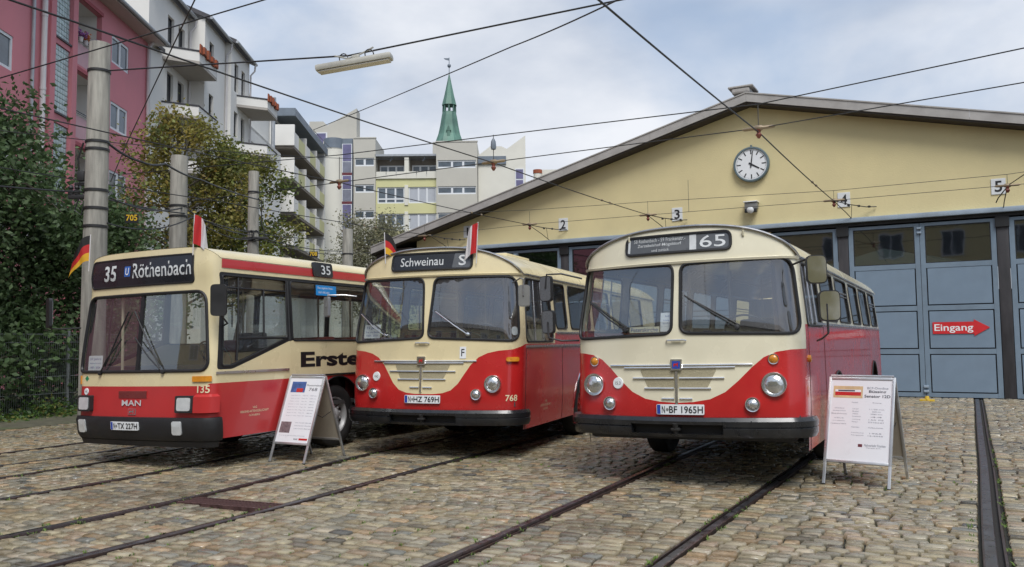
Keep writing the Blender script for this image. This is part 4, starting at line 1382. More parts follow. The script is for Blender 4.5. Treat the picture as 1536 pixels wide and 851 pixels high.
b1.plate('emblem_lion', [(-.065+x*1.7, .725+y) for x, y in [(-.028, -.018), (-.026, .010), (-.010, .016), (.004, .010), (.016, .024), (.026, .020), (.022, .004), (.022, -.022), (.014, -.022), (.012, -.006), (-.012, -.006), (-.016, -.022), (-.024, -.022)]], M_alu, em, off=.011, th=.001)
for sg, c in ((1, .86), (-1, -1.0)):
    c2 = abs(c)
    hs = b1.plate('headlight_housing', rpoly([(c-.14, .72), (c+.14, .72), (c+.14, .935), (c-.14, .935)], .02, 3), M_cab, off=.055, th=.06)
    b1.plate('headlight', rpoly([(c-.105, .745), (c+.105, .745), (c+.105, .91), (c-.105, .91)], .03, 3), M_lensw, off=.064, th=.01)
    if sg > 0: b1.band('headlight_cowl', c+.141, g1.sside-.01, [(.0, .70), (.05, .72), (.05, .92), (.0, .95)], M_busred1)
    f_ = c-.09 if sg > 0 else c-.02
    b1.plate('fog_lamp', rpoly([(f_-.075, .44), (f_+.075, .44), (f_+.075, .615), (f_-.075, .615)], .03, 3), M_lensw, off=.072, th=.02)
licence(b1, -.13, .545, .52, .108, ('N', 'TX 227H'))
for o_ in [c for c in b1.e.children if c.name.startswith('licence_plate')]: o_.location.y -= .045
b1.plate('indicator', rpoly([(.95, 1.11), (1.22, 1.11), (1.22, 1.18), (.95, 1.18)], .01, 2), M_amber, off=.02, th=.03)
b1.plate('indicator', rpoly([(-1.28, 1.08), (-1.16, 1.08), (-1.16, 1.20), (-1.28, 1.20)], .01, 2), M_amber, off=.02, th=.03)
b1.text('135', 1.11, 1.015, .18, .095, M_textc, off=.003, bold=.015)
m = MB().lathe([(.0001, .008), (.045, .008), (.047, 0)], 20, M=b1.F(-1.03, .985, 0)).build('round_badge', M_white, b1.e)
b1.text('VAG', -1.03, .985, .05, .028, M_black, m, off=.0095)
b1.plate('green_diamond', [(-1.03, 1.12), (-.985, 1.16), (-1.03, 1.20), (-1.075, 1.16)], mat('sticker_green', (.02, .22, .10), .4), off=.003, th=.002)
b1.text('Erste-Hilfe', 4.40, 1.345, 2.96, .225, M_black, off=.003, bold=.035)
for i, (t, w) in enumerate((('VAG', .08), ('VERKEHRS-AKTIENGESELLSCHAFT', .54), ('NÜRNBERG', .2))): b1.text(t, 1.98, .735-.05*i, w, .03, M_textc, off=.003)
bs = b1.plate('blue_sticker', [(3.33, 2.30), (3.82, 2.30), (3.82, 2.455), (3.33, 2.455)], mat('sticker_blue', (.02, .25, .62), .4), off=.006, th=.002)
b1.text('Das tägliche Netz', 3.55, 2.41, .36, .04, M_wtxt, bs, off=.0075); b1.text('nur mit uns', 3.52, 2.35, .26, .04, M_wtxt, bs, off=.0075)
wiper(b1, (-.72, 1.23), (-.31, 1.68), ((-.62, 1.32), (-.24, 2.05)))
wiper(b1, (.47, 1.24), (-.06, 1.70), ((.42, 1.30), (-.12, 2.05)))
paper(b1, -1.07, -.75, 1.27, 1.47, [('37 Jahre', .76, .2, .8), ('Stadtbus Nürnberg', .48, .1, .8), ('1987 - 2024', .2, .13, .7)])
b1.inner(.70, 1.32, rows=[2.3+.8*i for i in range(9)], zroof=2.6)
MB().tube([(-.55, .25, 1.25), (-.55, .25, 2.5)], .02, 8).build('handrail', M_rail_y, b1.e)
MB().box(-1.0, 1.0, .28, .62, 2.36, 2.68).build('sign_box', M_cab, b1.e)
mirror(b1, (1.40, .05, 2.13), (.4, -.9, 0), .20, .40, [(1.24, .30, 1.82), (1.38, .22, 1.84), (1.40, .08, 1.95), (1.40, .08, 2.1)], M_cab)
mirror(b1, (-1.66, -.05, 2.08), (-.35, -.93, 0), .16, .42, [(-1.2, .1, 1.86), (-1.45, -.02, 1.85), (-1.66, -.04, 1.87), (-1.66, -.03, 2.08)], M_cab)
for o_ in (b1,): MB().box(-g1.w+.1, g1.w-.1, g1.L-.14, g1.L-.11, .7, 1.6).build('rear_panel', M_inner, b1.e)
# ------------------------------------------------------------------ houses behind the yard
YAW = 28.4537
def yaw_pt(u, v):      # u to the right of the street line of sight, v away along it
    c, s = math.cos(R(YAW)), math.sin(R(YAW))
    return (u*c-v*s, u*s+v*c, 0)
MXs = Matrix(((0, 0, 1, 0), (1, 0, 0, 0), (0, 1, 0, 0), (0, 0, 0, 1)))      # 2-D (y, z) on a wall facing +x
MYs = Matrix(((1, 0, 0, 0), (0, 0, -1, 0), (0, 1, 0, 0), (0, 0, 0, 1)))     # 2-D (x, z) on a wall facing -y
def at_x(x): return Matrix.Translation((x, 0, 0)) @ MXs
def at_y(y): return Matrix.Translation((0, y, 0)) @ MYs
def rect(a0, a1, b0, b1): return [(a0, b0), (a1, b0), (a1, b1), (a0, b1)]
def pierced(domain, holes, M, depth=.2, mi=0, mb=None):
    """wall face with real openings and reveals"""
    mb = mb or MB()
    V, F, _ = cdt(domain, holes, d=6.)
    mb.add([M @ Vector((x, y, 0)) for x, y in V], F, mi)
    for h in holes:
        n = len(h)
        vs = [M @ Vector((x, y, 0)) for x, y in h]+[M @ Vector((x, y, -depth)) for x, y in h]
        mb.add(vs, [(i, n+i, n+(i+1) % n, (i+1) % n) for i in range(n)], mi)
    return mb
M_pane = mat('house_pane', (.10, .125, .15), .06, var=.5, vscale=.6, spec=.7)
M_paned = mat('house_pane_dark', (.035, .04, .045), .08, var=.5, vscale=.8, spec=.6)
M_blind = mat('roller_blind', (.42, .44, .48), .6, var=.05)
_wc = {}
def window(parent, M, a0, a1, b0, b1, cols=(.5,), bar=.07, depth=-.08, fm=None, pm=None, name='window', transom=None):
    """frame with bars as one part, each pane under it; alike windows share meshes"""
    w, h = a1-a0, b1-b0
    key = (round(w, 3), round(h, 3), tuple(cols), bar, transom, (fm or M_pvc).name, (pm or M_pane).name)
    MM = M @ Matrix.Translation((a0, b0, depth))
    xs = [0]+[c*w for c in cols]+[w]
    if key not in _wc:
        f = MB()
        f.box(0, bar, 0, h, 0, .06); f.box(w-bar, w, 0, h, 0, .06); f.box(bar, w-bar, 0, bar, .001, .061); f.box(bar, w-bar, h-bar, h, .001, .061)
        for c in cols: f.box(c*w-bar*.7, c*w+bar*.7, bar, h-bar, -.001, .062)
        if transom: f.box(bar, w-bar, transom*h-bar*.6, transom*h+bar*.6, .002, .059)
        fo = f.build(name, fm or M_pvc, parent)
        ps = []
        for i in range(len(xs)-1):
            p = MB(); p.box(xs[i]+bar*.6, xs[i+1]-bar*.6, bar*.8, h-bar*.8, .008, .018)
            po = p.build('pane', pm or M_pane, fo); ps.append(po.data)
        _wc[key] = (fo.data, ps)
    else:
        fo = inst(name, _wc[key][0], parent)
        for d in _wc[key][1]: inst('pane', d, fo)
    fo.matrix_local = MM
    return fo

# ---- pink apartment house
M_pink = mat('pink_render', (.60, .225, .255), .85, var=.07, vscale=.5, bump=.3, bscale=20, grime=((.54, .20, .23), .3, .4))
M_pinkd = mat('pink_trim', (.38, .09, .11), .8, var=.06)
M_pinkl = mat('parapet_pink', (.58, .36, .39), .8, var=.05)
M_gblock = mat('glass_block', (.42, .52, .52), .2, var=.25, vscale=5, spec=.6)
M_zinc = mat('zinc', (.36, .38, .40), .45, metal=.4, var=.12)
M_wpipe = mat('white_pipe', (.62, .60, .60), .5, var=.05)
M_tile = mat('roof_tile_dark', (.060, .058, .064), .6, var=.25, vscale=6, bump=.5, bscale=18)
M_eave = mat('eave_board', (.55, .50, .46), .7, var=.05)
M_ww = mat('white_render', (.74, .725, .68), .85, var=.05, vscale=.5, bump=.15, bscale=20)
pk = empty('pink_apartment_house', yaw_pt(-16.36, 0), R(YAW+2.18), 'pink rendered apartment house with glass block stairwell and loggias', 'building')
wz = [(2.1, 3.35), (5.15, 6.4), (8.1, 9.35), (11.2, 12.45), (14.2, 15.45)]
lz = [(3.95, 6.65), (7.0, 9.7), (10.03, 12.80), (13.07, 15.85)]
gz = [(4.6, 7.2), (7.52, 10.22), (10.65, 13.33), (13.62, 16.2)]
holes = []
for a, b in wz: holes += [rect(27.0, 28.76, a, b), rect(36.5, 38.3, a, b), rect(22.0, 23.7, a, b)]
for a, b in gz: holes.append(rect(31.55, 32.82, a, b))
for a, b in lz: holes.append(rect(33.28, 35.5, a, b))
pierced(rect(8, 40.5, 0, 16.6), holes, at_x(0), .22).build('wall', M_pink, pk)
MB().box(-11, -.001, 40.2, 40.5, 0, 16.6).box(-11, -.001, 8, 8.3, 0, 16.6).build('end_wall', M_pink, pk)
for a, b in wz:
    for y0, y1 in ((27.0, 28.76), (36.5, 38.3), (22.0, 23.7)):
        window(pk, at_x(0), y0, y1, a, b, (.5,), .11, -.09)
for a, b in gz:
    m = MB()
    ny, nz = 6, 13
    for i in range(ny):
        for j in range(nz):
            y0 = 31.56+i*1.25/ny; z0 = a+.01+j*(b-a-.02)/nz
            m.bbox(-.12, -.05, y0+.008, y0+1.25/ny-.008, z0+.008, z0+(b-a-.02)/nz-.008, .03)
    o = m.build('glass_block_panel', M_gblock, pk, smooth=True); o['kind'] = 'stuff'
    MB().box(-.13, -.09, 31.55, 32.82, a, b).build('mortar', M_ww, o)
    MB().box(-.02, .06, 31.50, 32.87, a-.08, a-.005).build('sill', M_tile, pk)
for a, b in lz:
    m = MB(); m.box(-1.6, -1.55, 33.0, 35.8, a, b); m.box(-1.55, -.222, 33.15, 33.27, a, b); m.box(-1.55, -.222, 35.51, 35.63, a, b); m.box(-1.55, -.222, 33.27, 35.51, b, b+.05); m.box(-1.55, -.222, 33.27, 35.51, a-.1, a)
    lo = m.build('loggia_lining', M_ww, pk)
    MB().box(-.10, -.02, 33.42, 35.48, a+.02, a+.92).build('parapet', M_pinkl, lo)
    MB().tube([(.03, 33.30, a+1.08), (.03, 35.5, a+1.08)], .022, 6).tube([(.03, 33.30, a+1.0), (.03, 35.5, a+1.0)], .014, 6).tube([(.03, 33.30, a+.1), (.03, 33.30, a+1.08)], .02, 6).build('railing', M_paned, lo)
    MB().box(.0, .05, 33.22, 35.56, b+.005, b+.16).build('lintel', M_pinkd, pk)
MB().box(.001, .09, 32.83, 33.22, 0, 16.5).build('pilaster', M_pink, pk)
MB().box(.001, .09, 31.12, 31.5, 0, 16.5).build('pilaster', M_pink, pk)
MB().tube([(.10, 29.86, 0), (.10, 29.86, 16.4)], .065, 10).build('downpipe', M_zinc, pk, smooth=True)
p_ = MB().tube([(.14, 30.54, 0), (.14, 30.54, 16.4)], .10, 10)
for z in (5.1, 8.2, 11.1, 13.9): p_.tube([(.14, 30.54, z), (.14, 30.54, z+.1)], .115, 10)
p_.build('downpipe', M_wpipe, pk, smooth=True)
MB().tube([(.12, 40.35, 0), (.12, 40.35, 16.2), (.30, 40.35, 16.5)], .09, 10).build('downpipe', M_wpipe, pk, smooth=True)
rf = MB()
rf.add([(.75, 7.5, 16.55), (.75, 41.0, 16.55), (-6, 41.0, 20.3), (-6, 7.5, 20.3), (.75, 7.5, 16.75), (.75, 41.0, 16.75), (-6, 41.0, 20.5), (-6, 7.5, 20.5)], [(0, 3, 2, 1), (4, 5, 6, 7), (0, 1, 5, 4), (2, 3, 7, 6), (0, 4, 7, 3), (1, 2, 6, 5)])
rfo = rf.build('roof', M_tile, pk)
MB().box(-.2, .72, 8, 40.9, 16.48, 16.545).build('eave', M_eave, rfo)
MB().tube([(.82, 7.5, 16.6), (.82, 41.0, 16.6)], .09, 8).build('gutter', M_zinc, rfo, smooth=True)
# flower pots on the top loggia
for i, (y, c_) in enumerate(((33.5, (.30, .12, .35)), (33.95, (.55, .16, .05)), (34.7, (.22, .15, .28)))):
    fp_ = empty('flower_pot', pk.matrix_basis @ Vector((.06, y, 14.0)), 0, ('violet', 'orange', 'dusky mauve')[i]+' flowers in a pot hung on the top loggia railing of the pink house', 'flower pot', 'flower pots on the top loggia')
    MB().lathe([(.07, 0), (.11, .2), (.10, .2)], 10).build('pot', M_wpipe, fp_)
    m = MB(); rg = np.random.default_rng(i)
    for _ in range(60):
        p = rg.normal(0, .12, 3); p[2] = .26+abs(p[2])*.9
        m.tube([p, p+rg.normal(0, .05, 3)], .025, 4)
    m.build('blossoms', mat('blossom%d' % i, c_, .7, var=.5, vscale=8), fp_)

# ---- white apartment house with stepped bays
wh = empty('white_apartment_house', yaw_pt(-16.36, 0), R(YAW+2.18), 'white rendered apartment house with stepped bays, dark roofs and angular balconies', 'building')
bays = [(0., 40.55, 46.2, 20.0), (.9, 46.2, 50.0, 20.0), (1.25, 50.0, 54.0, 20.0)]
wy = [[(43.05, 43.95), (44.6, 45.55)], [(47.0, 47.8)], [(50.7, 51.5), (52.2, 53.0)]]
fz = [(2.6, 4.7), (5.6, 7.6), (8.55, 10.5), (11.5, 13.4), (14.35, 15.95), (17.2, 19.0)]
for (x, y0, y1, zt_), ws_ in zip(bays, wy):
    hl = [rect(a, b, c, d) for a, b in ws_ for c, d in fz]
    m = pierced(rect(y0, y1, 0, zt_), hl, at_x(x), .25)
    m.box(-6, x-.001, y0, y0+.2, 0, zt_); m.box(-6, x-.001, y1-.2, y1, 0, zt_)
    m.build('bay_wall', M_ww, wh)
    for a, b in ws_:
        for c, d in fz: window(wh, at_x(x), a, b, c, d, (), .05, -.2, fm=M_tile, pm=M_paned)
    r_ = MB(); e = .35
    r_.add([(x+e, y0-.15, zt_-.12), (x+e, y1+.15, zt_-.12), (x-2.6, y1+.15, zt_+1.2), (x-2.6, y0-.15, zt_+1.2), (x+e, y0-.15, zt_+.14), (x+e, y1+.15, zt_+.14), (x-2.6, y1+.15, zt_+1.45), (x-2.6, y0-.15, zt_+1.45)], [(0, 3, 2, 1), (4, 5, 6, 7), (0, 1, 5, 4), (2, 3, 7, 6), (0, 4, 7, 3), (1, 2, 6, 5)])
    ro = r_.build('roof', M_tile, wh)
    MB().tube([(x+e+.06, y0-.2, zt_-.02), (x+e+.06, y1+.2, zt_-.02)], .09, 8).build('gutter', M_zinc, ro, smooth=True)
    MB().tube([(x+e+.06, y1-.05, zt_-.05), (x+e, y1-.02, zt_-.5), (x+.1, y1-.05, zt_-.8), (x+.1, y1-.05, 0)], .06, 8).build('downpipe', M_wpipe, ro, smooth=True)
MB().add([(.25, 40.56, 16.55), (.25, 42.1, 16.55), (-1.4, 42.1, 17.7), (-1.4, 40.56, 17.7), (.25, 40.56, 16.75), (.25, 42.1, 16.75), (-1.4, 42.1, 17.9), (-1.4, 40.56, 17.9)], BF).build('porch_roof', M_tile, wh)
M_awn = mat('awning_orange', (.30, .08, .035), .8, var=.25, vscale=4)
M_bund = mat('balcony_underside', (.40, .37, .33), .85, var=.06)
def balcony(par, x, y0, y1, z, out, awn=True, h=.68):
    poly = [(x+.002, y0), (x+out, y0+.85), (x+out, y1), (x+.002, y1)]
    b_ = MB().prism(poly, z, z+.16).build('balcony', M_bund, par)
    w = MB()
    for (p, q) in ((poly[0], poly[1]), (poly[1], poly[2]), (poly[2], poly[3])):
        d = Vector((q[0]-p[0], q[1]-p[1])).normalized(); n = Vector((d.y, -d.x))
        pp = [(p[0], p[1]), (q[0], q[1]), (q[0]-n.x*.1, q[1]-n.y*.1), (p[0]-n.x*.1, p[1]-n.y*.1)]
        w.prism(pp, z+.16, z+h)
    w.build('parapet', M_ww, b_)
    k = MB()
    for (p, q) in ((poly[0], poly[1]), (poly[1], poly[2])): k.tube([(*p, z+h+.03), (*q, z+h+.03)], .05, 6)
    k.build('coping', M_tile, b_)
    if awn:
        a = MB(); n = 9
        for i in range(n):
            t0, t1 = i/n, (i+1)/n
            ya, yb_ = y0+.75+(y1-y0-.75)*t0, y0+.75+(y1-y0-.75)*t1-.01
            dz = .05*(i % 3); o_ = .04+.10*(i % 2)
            a.box(x+out+.02, x+out+.05+o_, ya, yb_, z+h-.10+dz, z+h+.38-dz)
        a.build('awning', M_awn, b_)
balcony(wh, 0, 42.35, 46.1, 16.35, 1.62)
balcony(wh, 0, 42.35, 46.1, 13.4, 1.62, False)
balcony(wh, 0, 42.35, 46.1, 10.5, 1.62, False)
balcony(wh, 1.25, 51.2, 54.6, 16.35, 1.7)
balcony(wh, 1.25, 51.2, 54.6, 13.4, 1.7, False)
m = pierced(rect(54.0, 65.5, 0, 16.6), [rect(57, 58, 13.4, 15.6), rect(60, 61, 13.4, 15.6)], at_x(.6), .2)
m.box(-6, .599, 65.3, 65.5, 0, 16.6); m.box(-6, .599, 54.0, 54.2, 0, 16.6); m.box(-6, .6, 54.2, 65.3, 16.4, 16.6)
m.build('rear_wing', M_ww, wh)
MB().bbox(-5, -.2, 57.0, 65.2, 16.6, 19.4, .02).bbox(-5.1, -.1, 56.9, 65.3, 19.4, 19.5, .02).build('penthouse', M_ww, wh)
MB().bbox(-6, -1.4, 54.2, 58, 19.5, 20.6, .02).build('penthouse', M_ww, wh)
for y in (56, 59.4): MB().box(.601, .65, y, y+1, 13.3, 15.5).build('window', M_paned, wh)
MB().tube([(.1, 65.0, 16.6), (.1, 65.0, 20.6)], .16, 10).tube([(.1, 65.0, 20.6), (.1, 65.0, 21.0)], .22, 10).build('flue', M_zinc, wh, smooth=True)

# ---- terrace house with long balconies
M_lemon = mat('lemon_render', (.60, .58, .31), .85, var=.05, vscale=.4)
M_greyb = mat('grey_cladding', (.15, .18, .215), .5, var=.12, vscale=2)
M_concrete = mat('grey_render', (.50, .48, .42), .85, var=.06, vscale=.4)
M_balcony = mat('balcony_brown', (.22, .19, .16), .85)  # plain brown for balcony slabs and the set-back wall
tr = empty('terrace_house', yaw_pt(-17.85, 67.8), R(YAW+2.42), 'cream terrace house with long yellow balcony bands and blue-grey roof band', 'building')
TL = 14.3
MB().box(-1.9, .15, -.1, TL+.6, 20.3, 20.95).box(-9, -1.9, .2, TL+.6, 20.3, 20.8).build('roof_band', M_greyb, tr)
MB().box(-9, -1.7, .4, TL, 0, 20.29).build('wall', M_ww, tr)
MB().box(-1.699, -.01, TL-.5, TL+.1, 0, 20.29).build('end_wall', M_ww, tr)
for k, zf in enumerate((17.6, 14.85, 12.1, 9.35, 6.6)):
    MB().box(-1.7, .02, 0, TL-.505, zf, zf+.22).build('slab', M_balcony, tr)
    for i in range(3):
        y0, y1 = i*TL/3+.05, (i+1)*TL/3-.45 if i < 2 else TL-.505
        MB().box(-.10, .04, y0, y0+(y1-y0)*.42, zf+.221, zf+1.40).build('parapet', M_ww, tr)
        MB().box(-.08, .05, y0+(y1-y0)*.42+.01, y1, zf+.221, zf+1.30).build('parapet', M_lemon, tr)
        MB().box(-1.69, .10, y0-.22, y0-.01, zf+.222, zf+1.95).build('divider', M_ww, tr)
    for i in range(3):
        y0 = .9+i*TL/3
        o = MB().box(-1.699, -1.66, y0, y0+2.2, zf+.25, zf+2.4).build('window', M_paned, tr)

# ---- modern block facing the yard
bk = empty('modern_block', yaw_pt(0, 88), R(YAW), 'modern grey and cream housing block with rounded stair tower and purple panes', 'building')
M_purple = mat('purple_pane', (.15, .14, .25), .15, var=.2, vscale=.8)
M_greypane = mat('grey_pane', (.20, .21, .26), .2, var=.2, vscale=.8)
M_wine = mat('wine_panel', (.13, .025, .035), .5)
M_cwhite = mat('cream_render', (.68, .66, .58), .85, var=.05, vscale=.4)
# rounded stair tower
n = 18
cyl = MB()
pts = [(-18.95+1.15*math.sin(a), .9-1.3*math.cos(a)) for a in np.linspace(-1.25, 1.45, n)]
def curtain(pts, z0, z1, m, name, off=0.):
    c = MB()
    for x, y in pts: c.v += [(x, y-off, z0), (x, y-off, z1)]
    for i in range(len(pts)-1): c.f.append((2*i, 2*i+2, 2*i+3, 2*i+1)); c.m.append(0)
    return c.build(name, m, bk, smooth=True)
curtain(pts, 0, 22.3, M_cwhite, 'stair_tower')
curtain(pts, 22.305, 23.4, M_greyb, 'tower_band', .06)
MB().box(-20.2, -17.9, .9, 4, 0, 23.38).build('tower_core', M_cwhite, bk)
MB().box(-18.05, -16.9, .15, .5, 0, 23.4).build('stair_shaft', M_greyb, bk)
rows_ = [('p', 22.75, 20.95), ('g', 20.85, 19.75), ('w', 19.7, 19.42), ('p', 19.35, 17.95), ('g', 17.85, 16.65), ('w', 16.6, 16.32), ('p', 16.25, 14.85), ('g', 14.75, 13.6), ('w', 13.55, 13.3), ('p', 13.2, 11.8)]
for t, z1, z0 in rows_:
    if t == 'w': MB().box(-18.0, -16.95, .10, .149, z0, z1).build('wine_panel', M_wine, bk)
    else:
        f_ = MB().box(-18.0, -16.95, .11, .148, z0-.06, z1+.06).build('window', M_pvc, bk)
        MB().box(-17.92, -17.03, .08, .109, z0, z1).build('pane', M_purple if t == 'p' else M_greypane, f_)
# upper slanted parapet piece
MB().prism([(-21.9, 0), (-16.72, 0), (-16.72, 27.05), (-19.93, 25.2), (-20.36, 25.64), (-21.86, 25.64)], 0, 2.0, Matrix(((1, 0, 0, 0), (0, 0, 1, 1.5), (0, 1, 0, 0), (0, 0, 0, 1)))).build('slanted_gable', M_concrete, bk)
f_ = MB().box(-21.2, -19.9, 1.42, 1.498, 22.9, 24.4).build('window', M_pvc, bk); MB().box(-21.05, -20.05, 1.38, 1.419, 23.0, 24.3).build('pane', M_purple, f_)
def gblock(x0, x1, zt_, wins, y0=0., ww=None):
    hl = [rect(x0+.05, x1-.05, a, b) for a, b in wins]
    m = pierced(rect(x0, x1, 0, zt_), hl, at_y(y0), .3)
    m.box(x0, x0+.15, y0+.002, y0+6, 0, zt_); m.box(x1-.15, x1, y0+.002, y0+6, 0, zt_); m.box(x0+.15, x1-.15, y0+.31, y0+6, zt_-.2, zt_)
    m.box(x0-.06, x1+.06, y0-.06, y0+.3, zt_+.002, zt_+.12)
    m.build('grey_block', M_concrete, bk)
    for a, b in wins: window(bk, at_y(y0), x0+.05, x1-.05, a, b, (.5,) if x1-x0 < 3 else (.38, .66), .16, -.15)
gblock(-16.75, -14.42, 23.35, [(20.35, 21.25), (17.5, 18.4), (14.7, 15.6), (11.9, 12.8)])
gblock(-7.9, -3.56, 22.75, [(19.95, 20.8), (17.15, 18.0), (14.35, 15.2), (11.5, 12.4)], -.5)
# recessed middle with lemon bands and big windows
mid = MB()
hl = []
for z0, z1 in ((16.35, 18.1), (13.45, 15.25), (10.5, 12.3)):
    hl += [rect(-14.25, -11.35, z0, z1), rect(-10.95, -7.95, z0, z1)]
pierced(rect(-14.4, -7.9, 0, 19.0), hl, at_y(.2), .25).build('lemon_wall', M_lemon, bk)
for i, (z0, z1) in enumerate(((16.35, 18.1), (13.45, 15.25), (10.5, 12.3))):
    window(bk, at_y(.2), -14.25, -11.35, z0, z1, (.32, .66), .13, -.15, transom=.28)
    window(bk, at_y(.2), -10.95, -7.95, z0, z1, (.36, .66), .13, -.15, pm=M_blind if i < 2 else None)
    MB().box(-11.34, -10.96, .1, .35, z0-.2, z1+.2).build('pier', M_cwhite, bk)
MB().box(-14.4, -7.9, .1, .9, 19.001, 19.3).build('balcony_slab', M_cwhite, bk)
for i in range(6): MB().box(-14.35+i*1.08, -14.35+i*1.08+1.02, .05, .12, 19.0, 19.75).build('railing_panel', M_cwhite, bk)
MB().box(-14.4, -7.9, 1.6, 1.8, 19.3, 21.4).build('set_back_wall', M_balcony, bk)
for x in (-14.2, -10.7):
    window(bk, at_y(1.6), x, x+2.7, 19.6, 20.7, (.33, .66), .14, .02)
MB().box(-11.35, -10.9, .12, 1.6, 19.31, 21.35).build('divider', M_cwhite, bk)
MB().box(-14.5, -7.9, .0, 2.5, 21.41, 21.62).build('roof_edge', M_zinc, bk)
for x in (-12.9, -9.4): MB().tube([(x, .3, 20.9), (x+.3, .3, 21.4)], .05, 6).build('strut', M_greyb, bk)
# right hand part with rising parapet
MB().prism([(-3.55, 0), (1.55, 0), (1.58, 23.6), (-.42, 22.15), (-.99, 22.45), (-2.2, 22.45), (-3.5, 21.45)], 0, 6, Matrix(((1, 0, 0, 0), (0, 0, 1, .4), (0, 1, 0, 0), (0, 0, 0, 1)))).build('slanted_wall', M_cwhite, bk)
MB().box(-3.5, -.5, .2, .398, 20.5, 21.35).build('grey_panel', M_greyb, bk)
f_ = MB().box(.45, 1.40, .33, .398, 17.7, 20.0).build('window', M_pvc, bk); MB().box(.55, 1.30, .30, .329, 18.9, 19.9).box(.55, 1.30, .30, .329, 17.8, 18.75).build('pane', M_purple, f_)
MB().box(1.56, 3.0, 2.5, 6, 0, 18.6).build('low_wing', M_concrete, bk)
MB().box(3.0, 14.0, 2, 8, 0, 20.2).build('low_wing', M_cwhite, bk)
MB().tube([(2.9, 1.7, 18.6), (2.9, 1.7, 19.7)], .45, 12).build('chimney', M_cwhite, bk, smooth=True)
MB().tube([(2.9, 1.7, 19.7), (2.9, 1.7, 20.1)], .5, 12).build('chimney_cap', M_awn, bk, smooth=True)

# ---- church spire
M_copper = mat('green_copper', (.10, .20, .155), .55, var=.35, vscale=.8, streak=.7, metal=.1, grime=((.05, .11, .085), .5, .8))
sp_ = empty('church_tower', yaw_pt(-11.85, 160), R(YAW), 'slender church spire of green copper with weather vane above the roofs', 'church')
def octa(prof, name, m, par=None, rot=22.5):
    c = MB(); c.lathe([(r/math.cos(R(22.5)), z) for r, z in prof], 8, M=Matrix.Rotation(R(rot), 4, 'Z'))
    return c.build(name, m, par or sp_)
MB().box(-3, 3, -3, 3, 0, 39.6).build('tower_shaft', M_concrete, sp_)
octa([(2.75, 39.6), (2.55, 40.3), (2.1, 41.6), (1.75, 43.3), (1.42, 45.4), (1.28, 46.1), (.0001, 46.1)], 'lower_spire', M_copper)
for i in range(8):
    a = R(45*i+22.5+22.5)
    MB().tube([(1.22*math.cos(a), 1.22*math.sin(a), 46.1), (1.16*math.cos(a), 1.16*math.sin(a), 47.5)], .17, 5).build('lantern_post', M_copper, sp_)
octa([(.0001, 47.45), (1.40, 47.45), (1.34, 47.7), (.95, 49.3), (.45, 51.8), (.08, 53.7), (.0001, 53.7)], 'upper_spire', M_copper)
MB().box(-.28, .28, -2.35, -1.2, 40.8, 42.0).prism([(-.45, 42.0), (.45, 42.0), (0, 43.0)], 1.2, 2.4, Matrix(((1, 0, 0, 0), (0, 0, -1, 0), (0, 1, 0, 0), (0, 0, 0, 1)))).build('dormer', M_copper, sp_)
MB().tube([(0, 0, 53.6), (0, 0, 57.0)], .07, 6).lathe([(.0001, 54.9), (.3, 55.15), (.36, 55.35), (.3, 55.6), (.0001, 55.8)], 12).add([(-1.1, 0, 56.9), (-.05, 0, 56.9), (-.05, 0, 56.4), (-.8, 0, 56.6)], [(0, 1, 2, 3), (3, 2, 1, 0)]).build('weather_vane', M_greyb, sp_)

# ------------------------------------------------------------------ foliage
def leaf_mesh(name, pts, sizes, cols_, seed, m, parent, asp=.55):
    """every leaf two folded triangles pairs, turned at random"""
    rg = np.random.default_rng(seed); n = len(pts)
    d = rg.normal(0, 1, (n, 3)); d[:, 2] = d[:, 2]*.6-.25; d /= np.linalg.norm(d, axis=1, keepdims=True)
    r_ = rg.normal(0, 1, (n, 3)); r_[:, 2] *= .5; s_ = np.cross(d, r_); s_ /= np.linalg.norm(s_, axis=1, keepdims=True)+1e-9
    up = np.cross(s_, d)
    L_ = sizes[:, None]
    a = pts; b = pts+d*L_*.5+s_*L_*asp*.5+up*L_*.08; c = pts+d*L_; e = pts+d*L_*.5-s_*L_*asp*.5+up*L_*.08
    V = np.stack([a, b, c, e], 1).reshape(-1, 3)
    me = bpy.data.meshes.new(name)
    me.vertices.add(4*n); me.vertices.foreach_set('co', V.astype(np.float32).ravel())
    idx = np.arange(n)[:, None]*4+np.array([0, 1, 2, 0, 2, 3])
    me.loops.add(6*n); me.loops.foreach_set('vertex_index', idx.astype(np.int32).ravel())
    me.polygons.add(2*n); me.polygons.foreach_set('loop_start', np.arange(2*n, dtype=np.int32)*3)
    me.polygons.foreach_set('loop_total', np.full(2*n, 3, np.int32))
    at = me.attributes.new('tone', 'FLOAT_COLOR', 'POINT')
    cc = np.repeat(np.concatenate([cols_, np.ones((n, 1))], 1), 4, 0)
    at.data.foreach_set('color', cc.astype(np.float32).ravel())
    me.materials.append(m); me.update(calc_edges=True); me.validate()
    return inst(name, me, parent)
def leafmat(name):
    m = mat(name, (.07, .12, .03), .55, var=.15, vscale=3, attr='tone', spec=.35)
    t = m.node_tree; b = t.nodes['Principled BSDF']
    out = t.nodes['Material Output']
    tl = t.nodes.new('ShaderNodeBsdfTranslucent'); mx = t.nodes.new('ShaderNodeMixShader'); mx.inputs['Fac'].default_value = .3
    at = t.nodes.new('ShaderNodeAttribute'); at.attribute_name = 'tone'
    t.links.new(at.outputs['Color'], tl.inputs['Color'])
    t.links.new(b.outputs[0], mx.inputs[1]); t.links.new(tl.outputs[0], mx.inputs[2]); t.links.new(mx.outputs[0], out.inputs['Surface'])
    return m
M_leaf = leafmat('leaves')
M_bark = mat('bark', (.10, .085, .065), .9, var=.3, vscale=10, bump=.6, bscale=30)
